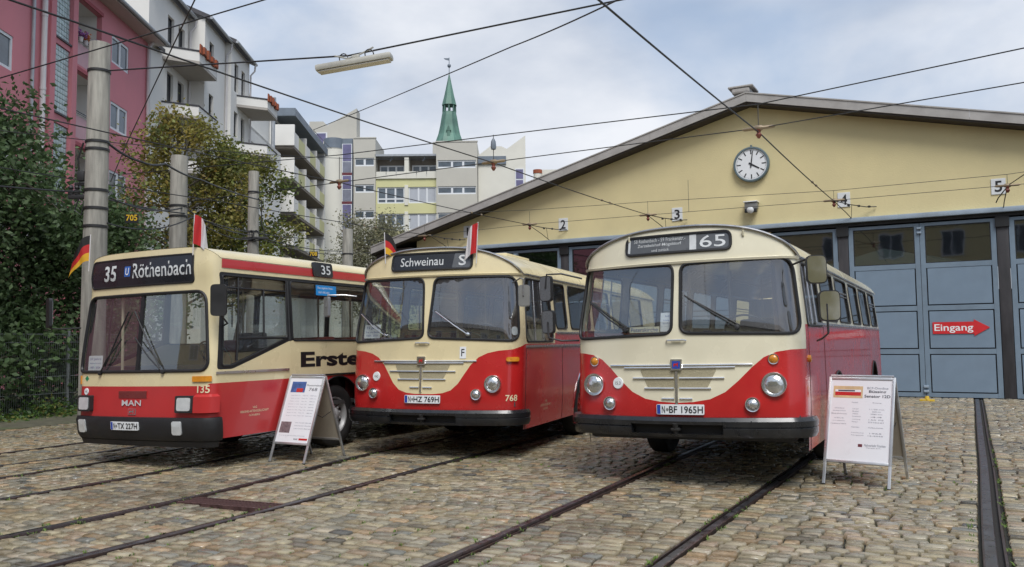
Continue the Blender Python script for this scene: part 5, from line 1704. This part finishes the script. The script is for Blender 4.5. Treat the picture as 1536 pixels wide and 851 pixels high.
def grow(rg, base, height, spread, limbs, lean=(0, 0), z0=.25, tr_r=.12, twig=4):
    """trunk, limbs and twigs as tubes; returns mesh builder and twig tips"""
    mb = MB(); tips = []
    top = Vector((lean[0], lean[1], height*.86))
    path = [Vector((0, 0, 0))+top*t+Vector((rg.normal(0, .06), rg.normal(0, .06), 0))*(1 if 0 < t < 1 else 0)*height*.12 for t in np.linspace(0, 1, 7)]
    mb.tube(path, [tr_r*(1-.85*t) for t in np.linspace(0, 1, 7)], 8)
    for i in range(limbs):
        t = z0+(1-z0)*(i+.5)/limbs
        k = min(5, int(t*6)); f_ = t*6-k
        p = path[k].lerp(path[k+1], f_)
        a = i*2.4+rg.uniform(-.5, .5)
        ln = spread*(1.05-.55*abs(t-.45)/.55)*rg.uniform(.7, 1.15)
        d = Vector((math.cos(a), math.sin(a), rg.uniform(.15, .75)))
        q = [p, p+d*ln*.4+Vector((0, 0, .05*ln)), p+d*ln*.75+Vector((0, 0, rg.uniform(-.05, .12)*ln)), p+d*ln+Vector((0, 0, rg.uniform(-.12, .12)*ln))]
        mb.tube(q, [tr_r*.38*(1-.5*t), tr_r*.24, tr_r*.13, .01], 6)
        for _ in range(twig):
            u = rg.uniform(.3, 1.0); j = min(2, int(u*3)); pp = q[j].lerp(q[j+1], u*3-j)
            e = pp+Vector((rg.normal(0, .35), rg.normal(0, .35), rg.normal(.05, .28)))*ln*.55
            mb.tube([pp, pp.lerp(e, .5)+Vector((0, 0, .06)), e], [.022, .014, .005], 4)
            tips.append((pp, e))
        tips.append((q[2], q[3]))
    return mb, tips
def tree(name, loc, height, spread, limbs, n, size, pal, seed, label, cat='tree', lean=(0, 0), z0=.25, tr_r=.12, twig=4, fuzz=.28, group=None, flat=1.):
    rg = np.random.default_rng(seed)
    e = empty(name, loc, 0, label, cat, group)
    mb, tips = grow(rg, loc, height, spread, limbs, lean, z0, tr_r, twig)
    mb.build('trunk', M_bark, e, smooth=True)
    T = np.array([(*a, *b) for a, b in tips]); k = rg.integers(0, len(T), n)
    u = rg.beta(1.6, 1., n)[:, None]
    P = T[k, :3]*(1-u)+T[k, 3:]*u+rg.normal(0, fuzz, (n, 3))*np.array([1, 1, flat])
    P[:, 2] = np.maximum(P[:, 2], .15)
    pal = np.array(pal); w = rg.random((len(T), len(pal)))**3; w /= w.sum(1, keepdims=True)
    base = w @ pal                                     # each twig has its own leaf colour
    c = base[k]*rg.uniform(.65, 1.35, (n, 1))
    leaf_mesh('crown', P, rg.uniform(.6, 1.3, n)*size, c, seed+1, M_leaf, e)
    return e
GREEN = [(.045, .085, .025), (.06, .11, .03), (.035, .07, .025), (.08, .125, .04)]
GDARK = [(.055, .095, .035), (.070, .120, .042), (.090, .145, .055), (.11, .155, .075)]
AUT = [(.14, .175, .04), (.18, .20, .045), (.29, .21, .045), (.11, .15, .04), (.36, .25, .055), (.16, .18, .05)]
GREY = [(.20, .20, .12), (.24, .24, .15), (.16, .17, .10), (.26, .23, .13)]
W = lambda u, v: yaw_pt(u, v)
tree('leafy_shrub', (-20.6, 10.6, 0), 7.9, 2.5, 26, 30000, .16, GDARK, 3, 'tall dense green shrub behind the mesh fence', 'shrub', z0=.08, tr_r=.12, twig=7, fuzz=.42)
tree('leafy_shrub', (-20.4, 13.6, 0), 5.6, 2.0, 22, 22000, .15, GDARK, 4, 'lower dense green shrub behind the mesh fence by the bus mirror', 'shrub', z0=.06, tr_r=.10, twig=7, fuzz=.38)
tree('leafy_shrub', (-20.9, 7.6, 0), 7.2, 2.3, 20, 16000, .16, GDARK, 14, 'broad green shrub at the far end of the mesh fence', 'shrub', z0=.08, tr_r=.10, twig=6, fuzz=.4)
tree('autumn_tree', (*W(-13.0, 33)[:2], 0), 11.6, 3.2, 24, 11000, .17, AUT, 5, 'slim tree with yellowing leaves behind the thick concrete pole', z0=.30, tr_r=.16, twig=5, fuzz=.26)
tree('autumn_tree', (*W(-11.1, 34)[:2], 0), 10.6, 2.4, 24, 13500, .165, AUT[:4]+[(.10, .15, .04)], 6, 'green and gold tree behind the slim concrete pole', z0=.30, tr_r=.16, twig=5, fuzz=.27)
tree('grey_green_tree', (*W(-7.9, 47)[:2], 0), 9.2, 2.9, 22, 15000, .14, GREY, 8, 'loose grey green tree behind the red-striped bus roof', z0=.3, tr_r=.14, twig=6, fuzz=.34)
# ivy mass low on the fence and weeds at its foot
rg = np.random.default_rng(21)
n = 9000
P = np.stack([rg.normal(-19.35, .18, n), rg.uniform(5.5, 16.5, n), np.abs(rg.normal(0, .75, n))+.02], 1)
P[:, 2] *= .8+.4*np.sin(P[:, 1]*2.1)
cl = np.array(GDARK)[rg.integers(0, 4, n)]*rg.uniform(.6, 1.3, (n, 1))
iv = leaf_mesh('ivy_hedge', P, rg.uniform(.07, .15, n), cl, 22, M_leaf, None, .8); tag(iv, 'dark ivy growing up behind the mesh fence', 'ivy', kind='stuff')
n = 5200
P = np.stack([-18.75+np.abs(rg.normal(0, .38, n)), rg.uniform(5.5, 15.5, n), np.abs(rg.normal(0, .12, n))], 1)
P[:, 2] *= np.clip(1.4-(P[:, 0]+18.75)*1.2, .2, 2)*(1+.6*np.sin(P[:, 1]*3.3))
cl = np.array([(.07, .14, .03), (.10, .17, .035), (.16, .16, .04), (.05, .10, .03)])[rg.integers(0, 4, n)]*rg.uniform(.7, 1.3, (n, 1))
wd = leaf_mesh('weeds', P, rg.uniform(.05, .12, n), cl, 23, M_leaf, None, .5); tag(wd, 'fresh green weeds at the foot of the mesh fence', 'weeds', kind='stuff')

# ---- mesh fence
M_galv = mat('galvanised_wire', (.22, .235, .235), .5, metal=.4, var=.1)
fe = empty('mesh_fence', (-18.95, 0, 0), 0, 'grey wire mesh fence in front of the shrubs', 'fence')
for k in range(6):
    y0 = 2.6+k*2.5
    MB().bbox(-.03, .03, y0-.03, y0+.03, 0, 1.95, .005).build('post', M_galv, fe)
    if k == 5: break
    w = MB()
    for i in range(1, 50): w.tube([(.04, y0+i*.05, .05), (.04, y0+i*.05, 1.88)], .0035, 4, caps=False)
    w.build('upright_wires', M_galv, fe, kind='stuff')
    for z in (.08, .48, .88, 1.28, 1.68, 1.87): MB().tube([(.047, y0+.03, z), (.047, y0+2.47, z)], .007, 5).build('cross_wire', M_galv, fe)
# strip of rough ground at the fence
M_verge = mat('verge_soil', (.085, .08, .05), .95, var=.4, vscale=4, bump=.7, bscale=30, grime=((.06, .09, .025), 1.2, .9))
MB().add([(-40, -6, .0), (-16.0, -6, .0), (-16.6, 26, .0), (-60, 60, .0)], [(0, 1, 2, 3)]).build('verge', M_verge).__setitem__('kind', 'structure')
# ------------------------------------------------------------------ poles, wires, flags, boards
M_conc = mat('pole_concrete', (.245, .235, .205), .9, var=.4, vscale=9, streak=.88, bump=.35, bscale=40, grime=((.15, .15, .125), 1.6, .7))
M_wire = mat('wire_black', (.02, .02, .021), .5, var=.1)
M_wireg = mat('wire_grey', (.07, .07, .068), .5, metal=.4)
M_ins = mat('insulator_brown', (.19, .05, .035), .35)
M_fitting = mat('wire_fitting', (.26, .20, .13), .5, metal=.3)
S3 = lambda u, v, z: Vector((*yaw_pt(u, v)[:2], z))
def pole(u, v, r0, r1, h, label, bands):
    p = yaw_pt(u, v)
    e = empty('concrete_pole', p, R(YAW), label, 'pole', 'concrete overhead line poles')
    MB().lathe([(r0, 0), (r1, h), (r1*.97, h+.01), (.0001, h+.02)], 20).build('shaft', M_conc, e, smooth=True)
    for z in bands:
        r = r0+(r1-r0)*z/h
        MB().lathe([(r+.001, z), (r+.016, z+.005), (r+.016, z+.05), (r+.001, z+.055)], 20).build('clamp_band', M_wire, e, smooth=True)
    return e
p1 = pole(-8.02, 16, .235, .195, 7.48, 'thick concrete pole with cable fittings beside the pink house', (6.9, 5.35, 5.5, 4.55, 4.2, 3.85))
p2 = pole(-8.03, 20, .215, .195, 6.14, 'short thick concrete pole behind the bus on route 35', (4.9, 4.65))
p3 = pole(-8.40, 27, .20, .165, 7.2, 'slim pale concrete pole with coiled cable before the trees', (5.2, 5.0, 6.5))
p4 = pole(-7.1, 36, .24, .22, 6.5, 'far concrete pole before the grey green tree', (5.4,))
# fittings on the thick pole
ft = MB()
ft.bbox(-.52, -.16, -.06, .02, 4.42, 4.50, .01); ft.bbox(-.40, -.16, -.05, .01, 4.68, 4.74, .01)
for x in (-.48, -.36): ft.lathe([(.05, 0), (.06, .08), (.03, .1), (.05, .14), (.03, .18), (.0001, .2)], 10, M=Matrix.Translation((x, -.02, 4.5)))
ft.bbox(-.34, -.20, -.10, .02, 4.76, 4.96, .02)
ft.tube([(-.3, -.05, 4.45), (-.38, -.06, 4.2), (-.25, -.06, 4.1), (-.2, -.05, 4.35)], .015, 6).tube([(-.3, -.05, 4.75), (-.34, -.05, 5.2), (-.22, -.1, 5.5)], .018, 6)
ft.build('cable_bracket', M_wire, p1, smooth=True)
ct = MB()
ct.bbox(-.30, .55, -.24, -.17, 4.95, 5.03, .01)
for x in (.0, .16): ct.tube([(x+.07*math.cos(a), -.20, 5.15+.10*math.sin(a)) for a in np.linspace(-.3, 3.5, 12)], .012, 6)
ct.tube([(-.3, -.2, 5.0), (.1, -.2, 4.9), (.5, -.2, 4.97), (.32, -.18, 5.5), (.32, -.18, 6.2), (.2, -.16, 6.3)], .02, 6)
ct.build('cable_coil', M_wire, p3, smooth=True)

def wire(pts, r, label, sag=0., m=None, n=14, kind='overhead_wire', group='overhead wires over the yard'):
    """wire through 3-D points, sagging between them"""
    P = []
    for a, b in zip(pts, pts[1:]):
        a, b = Vector(a), Vector(b)
        for i in range(n):
            t = i/n
            q = a.lerp(b, t); q.z -= sag*4*t*(1-t); P.append(q)
    P.append(Vector(pts[-1]))
    o = MB().tube(P, r, 6).build(kind, m or M_wire)
    return tag(o, label, 'wire', group)
def insul(p, par, axis=(1, 0, 0), r=.05):
    d = Vector(axis).normalized()
    M = frame(Vector(p), d, up=(0, 0, 1) if abs(d.z) < .9 else (0, 1, 0))
    o = MB().lathe([(.012, -.28), (.03, -.24), (.03, -.08), (r, -.05), (r, .05), (.03, .08), (.03, .24), (.012, .28)], 10, M=M).build('insulator', M_fitting, par, smooth=True)
    MB().lathe([(.02, -.12), (.055, -.06), (.03, -.02), (.05, .03), (.0001, .06)], 10, M=Matrix.Translation(Vector(p)+Vector((0, 0, -.06)))).build('insulator_bell', M_ins, par, smooth=True)
    return o
YS = 14.6
TR = {1: (-16.2, 5.12), 2: (-12.33, 5.2), 3: (-8.31, 5.2), 4: (-3.02, 5.15)}
names = {1: 'first', 2: 'second', 3: 'third', 4: 'fourth'}
gates = {1: 'gate one', 2: 'gate two', 3: 'gate three', 4: 'gate four'}
for k, (x, z) in TR.items():
    zz = z-.12 if k != 4 else z-.28
    w = wire([(x-.05, -6, zz), (x, 5.5, zz), (x, YS, z+.02), (x, 23.9, z+.16)], .012, 'contact wire running down the yard into '+gates[k], .03)
    # split end fittings in front of the gate
    tl = MB()
    tl.tube([(x, 23.9, z+.16), (x+.35, 24.3, z+.08), (x+.75, 24.6, z+.02), (x+1.0, 24.7, z+.02)], .014, 6)
    for t in (.3, .55, .8): tl.tube([(x+t, 24.25+.4*t, z+.10-.1*t), (x+t+.05, 24.28+.4*t, z+.10-.1*t)], .03, 6)
    tl.tube([(x, 23.9, z+.16), (x+.25, 24.4, z-.12), (x+.42, 24.7, z-.34)], .011, 6)
    tl.tube([(x+.40, 24.42, z+.07), (x+.36, 24.6, z-.25)], .007, 5)
    tl.build('end_fitting', M_wire, w, smooth=True)
    for t in (.62, .68): MB().lathe([(.012, -.05), (.03, -.02), (.03, .02), (.012, .05)], 8, M=frame((x, YS+(23.9-YS)*t, z+.02+.14*t-.02), (0, 1, 0))).build('clip', M_fitting, w)
wire([(1.05, 24.1, 5.35), (2.1, 21.0, 5.7), (4.2, 12, 5.5)], .012, 'contact wire slanting from gate five over the arrow sign', .02)
f5 = MB().tube([(1.05, 24.1, 5.33), (.98, 24.5, 5.0), (.95, 24.7, 4.75)], .012, 6).tube([(1.02, 24.2, 5.3), (.85, 24.4, 5.1), (.80, 24.5, 5.0)], .014, 6); tag(f5.build('wire_drop', M_wire, smooth=True), 'short wire drop from gate five contact wire to the gate head', 'wire', 'overhead wires over the yard')
# cross spans at the gable
lo = wire([(-19.5, 24.0, 5.30), (-16.45, 24.0, 5.29), (-12.33, 24.0, 5.38), (-8.31, 24.0, 5.36), (-3.02, 24.0, 5.33), (1.05, 24.0, 5.34), (9, 24.0, 5.45)], .007, 'lower cross wire strung along the depot gable', 0, M_wireg)
hi = wire([(-19.5, 24.0, 6.2), (-12.33, 24.0, 5.85), (-8.31, 24.0, 5.76), (-3.02, 24.0, 5.60), (1.05, 24.0, 5.62), (9, 24.0, 6.1)], .007, 'upper cross wire strung along the depot gable', 0, M_wireg)
for x, z in ((-16.45, 5.29), (-12.33, 5.38), (-8.31, 5.36), (-3.02, 5.33), (1.05, 5.34)):
    insul((x, 24.0, z), lo)
    MB().tube([(x, 24.0, z), (x, 24.0, z+(.42 if x < -5 else .27))], .006, 5).build('dropper', M_wireg, lo)
MB().tube([(-7.05, 24.0, 5.36), (-7.05, 24.0, 6.3)], .006, 5).build('dropper', M_wireg, lo)
# cross spans in mid yard
lo = wire([(-20, YS, 5.22), (-12.33, YS, 5.22), (-8.31, YS, 5.24), (-3.02, YS, 5.24), (5, YS-1, 5.35)], .009, 'lower cross wire carrying red insulators over the middle of the yard', 0, M_wire)
hi = wire([(-20, YS, 6.2), (-12.33, YS, 5.85), (-8.31, YS, 5.78), (-3.02, YS, 5.66), (5, YS-1, 5.95)], .010, 'upper cross wire over the middle of the yard', 0, M_wire)
for x in (-12.33, -8.31, -3.02):
    insul((x, YS, 5.24), lo)
    MB().tube([(x, YS, 5.24), (x, YS, 5.80 if x < -5 else 5.66)], .008, 5).build('dropper', M_wireg, lo)
MB().lathe([(.05, 5.5), (.06, 5.55), (.05, 5.66), (.02, 5.72)], 8, M=Matrix.Translation((-8.31, YS, 0))).build('tensioner', M_greyb, lo, smooth=True)
# spans from the poles
lampw = wire([S3(-7.83, 16, 6.95), S3(-2.6, 13.2, 6.22), S3(1.75, 12, 6.62), S3(6, 11, 7.6)], .014, 'thick span wire from the concrete pole carrying the strip lamp', 0.0)
wire([S3(-8.7, 40, 11.0), S3(-7.18, 30, 9.35), S3(.04, 14, 6.63), S3(1.3, 10, 5.75), S3(3, 6, 5.0)], .011, 'thin wire rising over the roofs past the church spire', .02)
wire([S3(-14, 15, 5.2), S3(-8.71, 14, 6.17), S3(-3.62, 12, 6.65), S3(4, 9, 7.4)], .011, 'wire crossing in front of the white house roofs', 0.)
wire([S3(-7.75, 16, 4.75), S3(-7.45, 16, 5.51), S3(-3.86, 10, 5.82), S3(-1, 6, 6.1)], .009, 'steep thin wire rising from the thick pole', 0.)
wire([S3(-7.8, 16, 5.5), S3(-7.6, 17.0, 5.36), S3(-7.62, 18.2, 5.58), S3(-7.9, 21, 5.78), S3(-8.2, 27, 6.28)], .024, 'heavy black cable looping from the thick pole to the slim pole', .05)
wire([S3(-9.5, 11.0, 4.1), S3(-8.2, 15.8, 4.52), S3(-7.85, 20, 4.75), S3(-8.4, 27, 5.2), S3(-9, 40, 6.6)], .016, 'middle cable of the bundle along the concrete poles', .06)
wire([S3(-7.76, 16.0, 4.45), S3(-7.9, 20, 4.9), S3(-8.35, 26.8, 5.1), S3(-8, 40, 6.0)], .018, 'lower sagging cable of the bundle along the concrete poles', .16)
wire([S3(-7.80, 16.0, 3.95), S3(-7.7, 20, 4.66), S3(-8.3, 26.8, 4.98)], .014, 'short sagging cable between thick and slim concrete poles', .2)
wire([S3(-8.3, 27, 5.05), S3(-7.2, 36, 5.45), S3(0, 42, 7.0)], .014, 'cable from the slim pole towards the depot roof', .2)
wire([S3(-20, 17, 7.5), S3(-7.9, 16.05, 5.55), S3(-3, 30, 8.2)], .008, 'thin stay wire across the pink house', .1)
# strip lamp on its span wire
lp = empty('strip_lamp', S3(-2.47, 13.0, 6.03), R(YAW), 'long grey strip lamp hanging from a span wire', 'lamp')
lp.rotation_euler = (0, R(-7.5), R(YAW-6))
M_lampb = mat('lamp_body_grey', (.42, .41, .36), .5, var=.12, vscale=4)
mm_ = MB().bbox(-.62, .62, -.11, .11, -.05, .05, .035); mm_.build('housing', M_lampb, lp, smooth=True)
MB().bbox(-.58, .58, -.085, .085, -.075, -.0505, .012).build('diffuser', mat('lamp_diffuser', (.50, .47, .40), .35, var=.1), lp, smooth=True)
for x in (-.16, .26): MB().tube([(x+.07*math.cos(a), 0, .10+.08*math.sin(a)) for a in np.linspace(0, 6.28, 14)], .010, 5).build('hanger_ring', M_wire, lp)
MB().tube([(-.3, 0, .17), (-.1, 0, .09), (.1, .02, .13), (.34, 0, .20)], .014, 6).bbox(-.02, .10, -.05, .05, .05, .12, .02).build('hanger_bar', M_lampb, lp, smooth=True)
# yellow stop marker plates hung in the wires
M_ymark = mat('marker_yellow', (.62, .40, .02), .5)
for u, v, z, t, lab in ((-9.15, 20, 4.66, '705', 'yellow marker plate reading 705 hung before the pink house'), (-7.15, 30, 4.81, '708', 'yellow marker plate reading 708 above the red-striped bus roof')):
    e = empty('marker_plate', S3(u, v, z), R(YAW), lab, 'sign', 'yellow marker plates on the wires')
    MB().bbox(-.16, .16, -.01, .01, -.13, .09, .004).build('plate', M_black, e)
    put_text(e, t, .27, .15, frame((0, -.0115, 0), (0, -1, 0)), M_ymark, bold=.02)
    MB().tube([(0, 0, .08), (.02, 0, .42)], .006, 5).build('hanger', M_wire, e)

# ---- flags
def flag(loc, a, h, w, cols_, label, lean=(0, 0), vert=True, seed=0, rz=0., drop=.0):
    """cloth with folds on a thin stick; colours side by side"""
    e = empty('flag', loc, R(rz), label, 'flag', 'small flags on the buses')
    top = Vector((lean[0], lean[1], h+.06))
    MB().tube([(0, 0, -.06), top], .007, 6).build('stick', M_wpipe, e)
    n, m_ = 18, 12
    mb = MB()
    for i in range(n+1):
        u = i/n
        for j in range(m_+1):
            v = j/m_
            base = top*(1-.03-v*h*.9/(h+.06))
            x = u*w*(1-.25*u*(1-v)); d = .035*math.sin(u*9+seed+v*2.2)*(.3+u)
            mb.v.append((base.x+x*math.cos(a)-d*math.sin(a), base.y+x*math.sin(a)+d*math.cos(a), base.z-drop*u*u-.05*u*math.sin(v*3)))
    k = len(cols_)
    for i in range(n):
        for j in range(m_):
            mb.f.append((i*(m_+1)+j, (i+1)*(m_+1)+j, (i+1)*(m_+1)+j+1, i*(m_+1)+j+1))
            mb.m.append(min(k-1, int((i if vert else j)*k/(n if vert else m_))))
    mb.build('cloth', cols_, e, smooth=True)
M_fr = mat('flag_red', (.48, .018, .02), .8, var=.12, vscale=6)
M_fb = mat('flag_black', (.015, .014, .014), .8)
M_fg = mat('flag_gold', (.66, .36, .02), .8, var=.12, vscale=6)
M_fw = mat('flag_white', (.66, .64, .64), .8, var=.06, vscale=6)
DE = [M_fb, M_fr, M_fg]
def onbus(b, s, z, off): return b.e.matrix_basis @ Vector(b.g.P(s, z, off))
bpy.context.view_layer.update()
flag(onbus(b2, -.80, 2.80, .05), R(28), .34, .25, DE, 'black red gold flag beside the Schweinau sign', (-.02, 0), False, 1, 7.6, .26)
flag(onbus(b2, .74, 2.74, .05), R(205), .46, .18, [M_fr, M_fw], 'red and white flag beside the Schweinau sign', (.03, 0), True, 2, 7.6, .12)
flag(onbus(b1, .93, 2.80, .05), R(35), .42, .19, [M_fr, M_fw], 'red and white flag at the corner of the route 35 bus', (.02, 0), True, 3, 3.0, .14)
flag(onbus(b1, -1.22, 2.72, .06), R(215), .40, .26, DE, 'black red gold flag at the mirror corner of the route 35 bus', (.02, 0), False, 4, 3.0, .24)

# ---- A-boards
M_frame = mat('board_aluminium', (.52, .53, .54), .35, metal=.7, var=.1)
M_bback = mat('board_back', (.40, .36, .29), .7, var=.08)
M_poster = mat('poster_white', (.70, .71, .74), .35, var=.02)
M_tx = mat('poster_ink', (.06, .06, .08), .6)
M_txl = mat('poster_ink_light', (.28, .29, .33), .6)
M_sky_ = mat('print_blue', (.05, .10, .28), .5, var=.4, vscale=14)
M_prt = mat('print_grey', (.16, .12, .13), .5, var=.5, vscale=22)
M_pbeige = mat('print_beige', (.55, .40, .22), .5, var=.2, vscale=10)
def aboard(loc, rz, w, H, d, label, fill):
    e = empty('a_board', loc, R(rz), label, 'sign board', 'A-boards standing before the buses')
    tilt = math.atan2(d, H)
    Ls = math.hypot(d, H)
    for sg in (-1, 1):
        # local panel frame: x across, y up the slope, z outward
        up = Vector((0, -sg*d, H)).normalized()
        nrm = Vector((0, sg, 0)); nrm = (nrm-up*nrm.dot(up)).normalized()
        xa = up.cross(nrm)
        M = Matrix(((xa.x, up.x, nrm.x, 0), (xa.y, up.y, nrm.y, sg*d), (xa.z, up.z, nrm.z, 0), (0, 0, 0, 1)))
        side_ = 'front' if sg < 0 else 'back'
        for x in (-w/2+.018, w/2-.018):
            MB().bbox(x-.016, x+.016, 0, .27, -.012, .010, .004, M=M).build('leg', M_frame, e)
            MB().bbox(x-.018, x+.018, 0, .012, -.014, .012, .003, M=M).build('foot_cap', M_dark, e)
        b0, b1_ = .25, Ls-.012
        f = MB(); t = .032
        f.bbox(-w/2, -w/2+t, b0, b1_, -.014, .014, .006, M=M); f.bbox(w/2-t, w/2, b0, b1_, -.014, .014, .006, M=M)
        f.bbox(-w/2+t, w/2-t, b0, b0+t, -.013, .013, .006, M=M); f.bbox(-w/2+t, w/2-t, b1_-t, b1_, -.013, .013, .006, M=M)
        fo = f.build('panel_frame', M_frame, e, smooth=True)
        pn = MB(); pn.box(-w/2+t*.8, w/2-t*.8, b0+t*.8, b1_-t*.8, -.004, .004, M=M); po = pn.build('poster' if sg < 0 else 'back_panel', M_poster if sg < 0 else M_bback, fo)
        if sg > 0:
            inb = po
        else:
            bk_ = MB(); bk_.box(-w/2+t, w/2-t, b0+t, b1_-t, -.0085, -.0055, M=M); bk_.build('poster_backing', M_bback, fo)
            pw, ph = w-2*t, b1_-b0-2*t
            cy = (b0+b1_)/2
            def T(s, x, y, wd, ht, m=M_tx, bold=0.): put_text(po, s, wd*pw, ht*ph, M @ Matrix.Translation((x*pw, cy+y*ph, .004)), m, bold=bold, lift=.0015)
            def Rr(x0, x1, y0, y1, m, name, lift=.0012): MB().box(x0*pw, x1*pw, cy+y0*ph, cy+y1*ph, .0042, .004+lift, M=M).build(name, m, po)
            fill(T, Rr)
    MB().tube([(-w/2+.02, 0, H+.004), (w/2-.02, 0, H+.004)], .012, 8).build('hinge', M_frame, e, smooth=True)
    MB().tube([(w/2-.06, -d*.42, H*.56), (w/2-.06, 0, H*.50), (w/2-.06, d*.42, H*.56)], .005, 5).build('stay', M_dark, e)
    return e
def fill1(T, Rr):
    Rr(-.42, .02, .27, .44, M_sky_, 'photo')
    Rr(-.24, -.04, .275, .335, M_busred, 'photo_bus', .0022)
    T('Museumsbus', .27, .385, .44, .028, M_tx); T('768', .27, .32, .26, .05, M_tx)
    rng_ = np.random.default_rng(2)
    for i in range(8):
        y = .22-i*.045
        T('Baujahr '+'Motor Hub'[i % 4:], -.22, y, .26+.10*rng_.random(), .014, M_txl); T('Wagen 19%d' % (60+i), .08, y, .16+.06*rng_.random(), .014, M_txl); T('%d mm' % (2500+i*730), .33, y, .14+.07*rng_.random(), .014, M_txl)
    Rr(-.46, -.14, -.36, -.19, M_prt, 'photo')
    for i in range(3): T('Linie Verkehr', .12, -.20-.045*i, .30, .014, M_txl); T('Betrieb', .38, -.20-.045*i, .18, .014, M_txl)
    T('Freunde der Nahverkehrsgeschichte Stadt', -.03, -.40, .78, .014, M_txl)
    Rr(.20, .46, -.465, -.435, M_busred, 'logo'); T('VAG', .10, -.45, .13, .024, M_tx, .02)
def fill3(T, Rr):
    Rr(-.46, .03, .27, .42, M_pbeige, 'photo')
    Rr(-.43, 0, .30, .345, M_busred, 'photo_bus', .0020); Rr(-.43, 0, .346, .375, M_poster, 'photo_windows', .0021); Rr(-.38, -.1, .352, .37, M_tx, 'photo_glass', .0026)
    T('BCF-Omnibus', .27, .40, .34, .028, M_txl, .01); T('Büssing', .27, .352, .28, .042, M_tx, .02); T('Senator 12D', .27, .298, .42, .036, M_tx, .02)
    rows = [(-.09, .215, 'Modell', .10), (-.07, .135, 'Länge', .10), (-.07, .105, 'Breite', .10), (-.07, .075, 'Höhe', .09), (-.05, .04, 'Sitzplätze', .14), (-.05, .005, 'Leistung', .13), (-.07, -.025, 'Motor', .10), (-.06, -.09, 'Getriebe', .13), (-.02, -.16, 'Erstzulassung', .20), (-.02, -.19, 'Fahrgestell', .20)]
    for x, y, t, w in rows:
        T(t, x, y, w, .014, M_txl)
        T(('Büssing', '11150 mm', '2500 mm', '2980 mm', '44', '150 PS', 'Diesel', 'Halbautomat', '1965', '12-2045')[rows.index((x, y, t, w))], .27, y, .14+.05*(len(t) % 3), .014, M_txl)
    for i in range(6): T(('Omnibus', 'Nürnberg und Fürth', 'Stadtlinie', 'von 1965 bis 1981', 'und im Ausflugsverkehr', 'restauriert')[i], -.34, .14-.035*i-(.02 if i > 2 else 0), .16+.05*(i % 3), .014, M_txl)
    Rr(.0, .07, -.33, -.295, M_wine, 'logo'); T('Nahverkehr Franken', .27, -.305, .34, .030, M_txl, .01); T('Verein e.V.', .25, -.335, .24, .014, M_txl)
aboard((-8.09, 8.94, 0), 1.5, .63, 1.155, .43, 'white poster A-board reading 768 before the angular bus', fill1)
aboard((-1.05, 10.16, 0), -9, .71, 1.165, .42, 'white poster A-board reading Senator beside the bus with number 65', fill3)
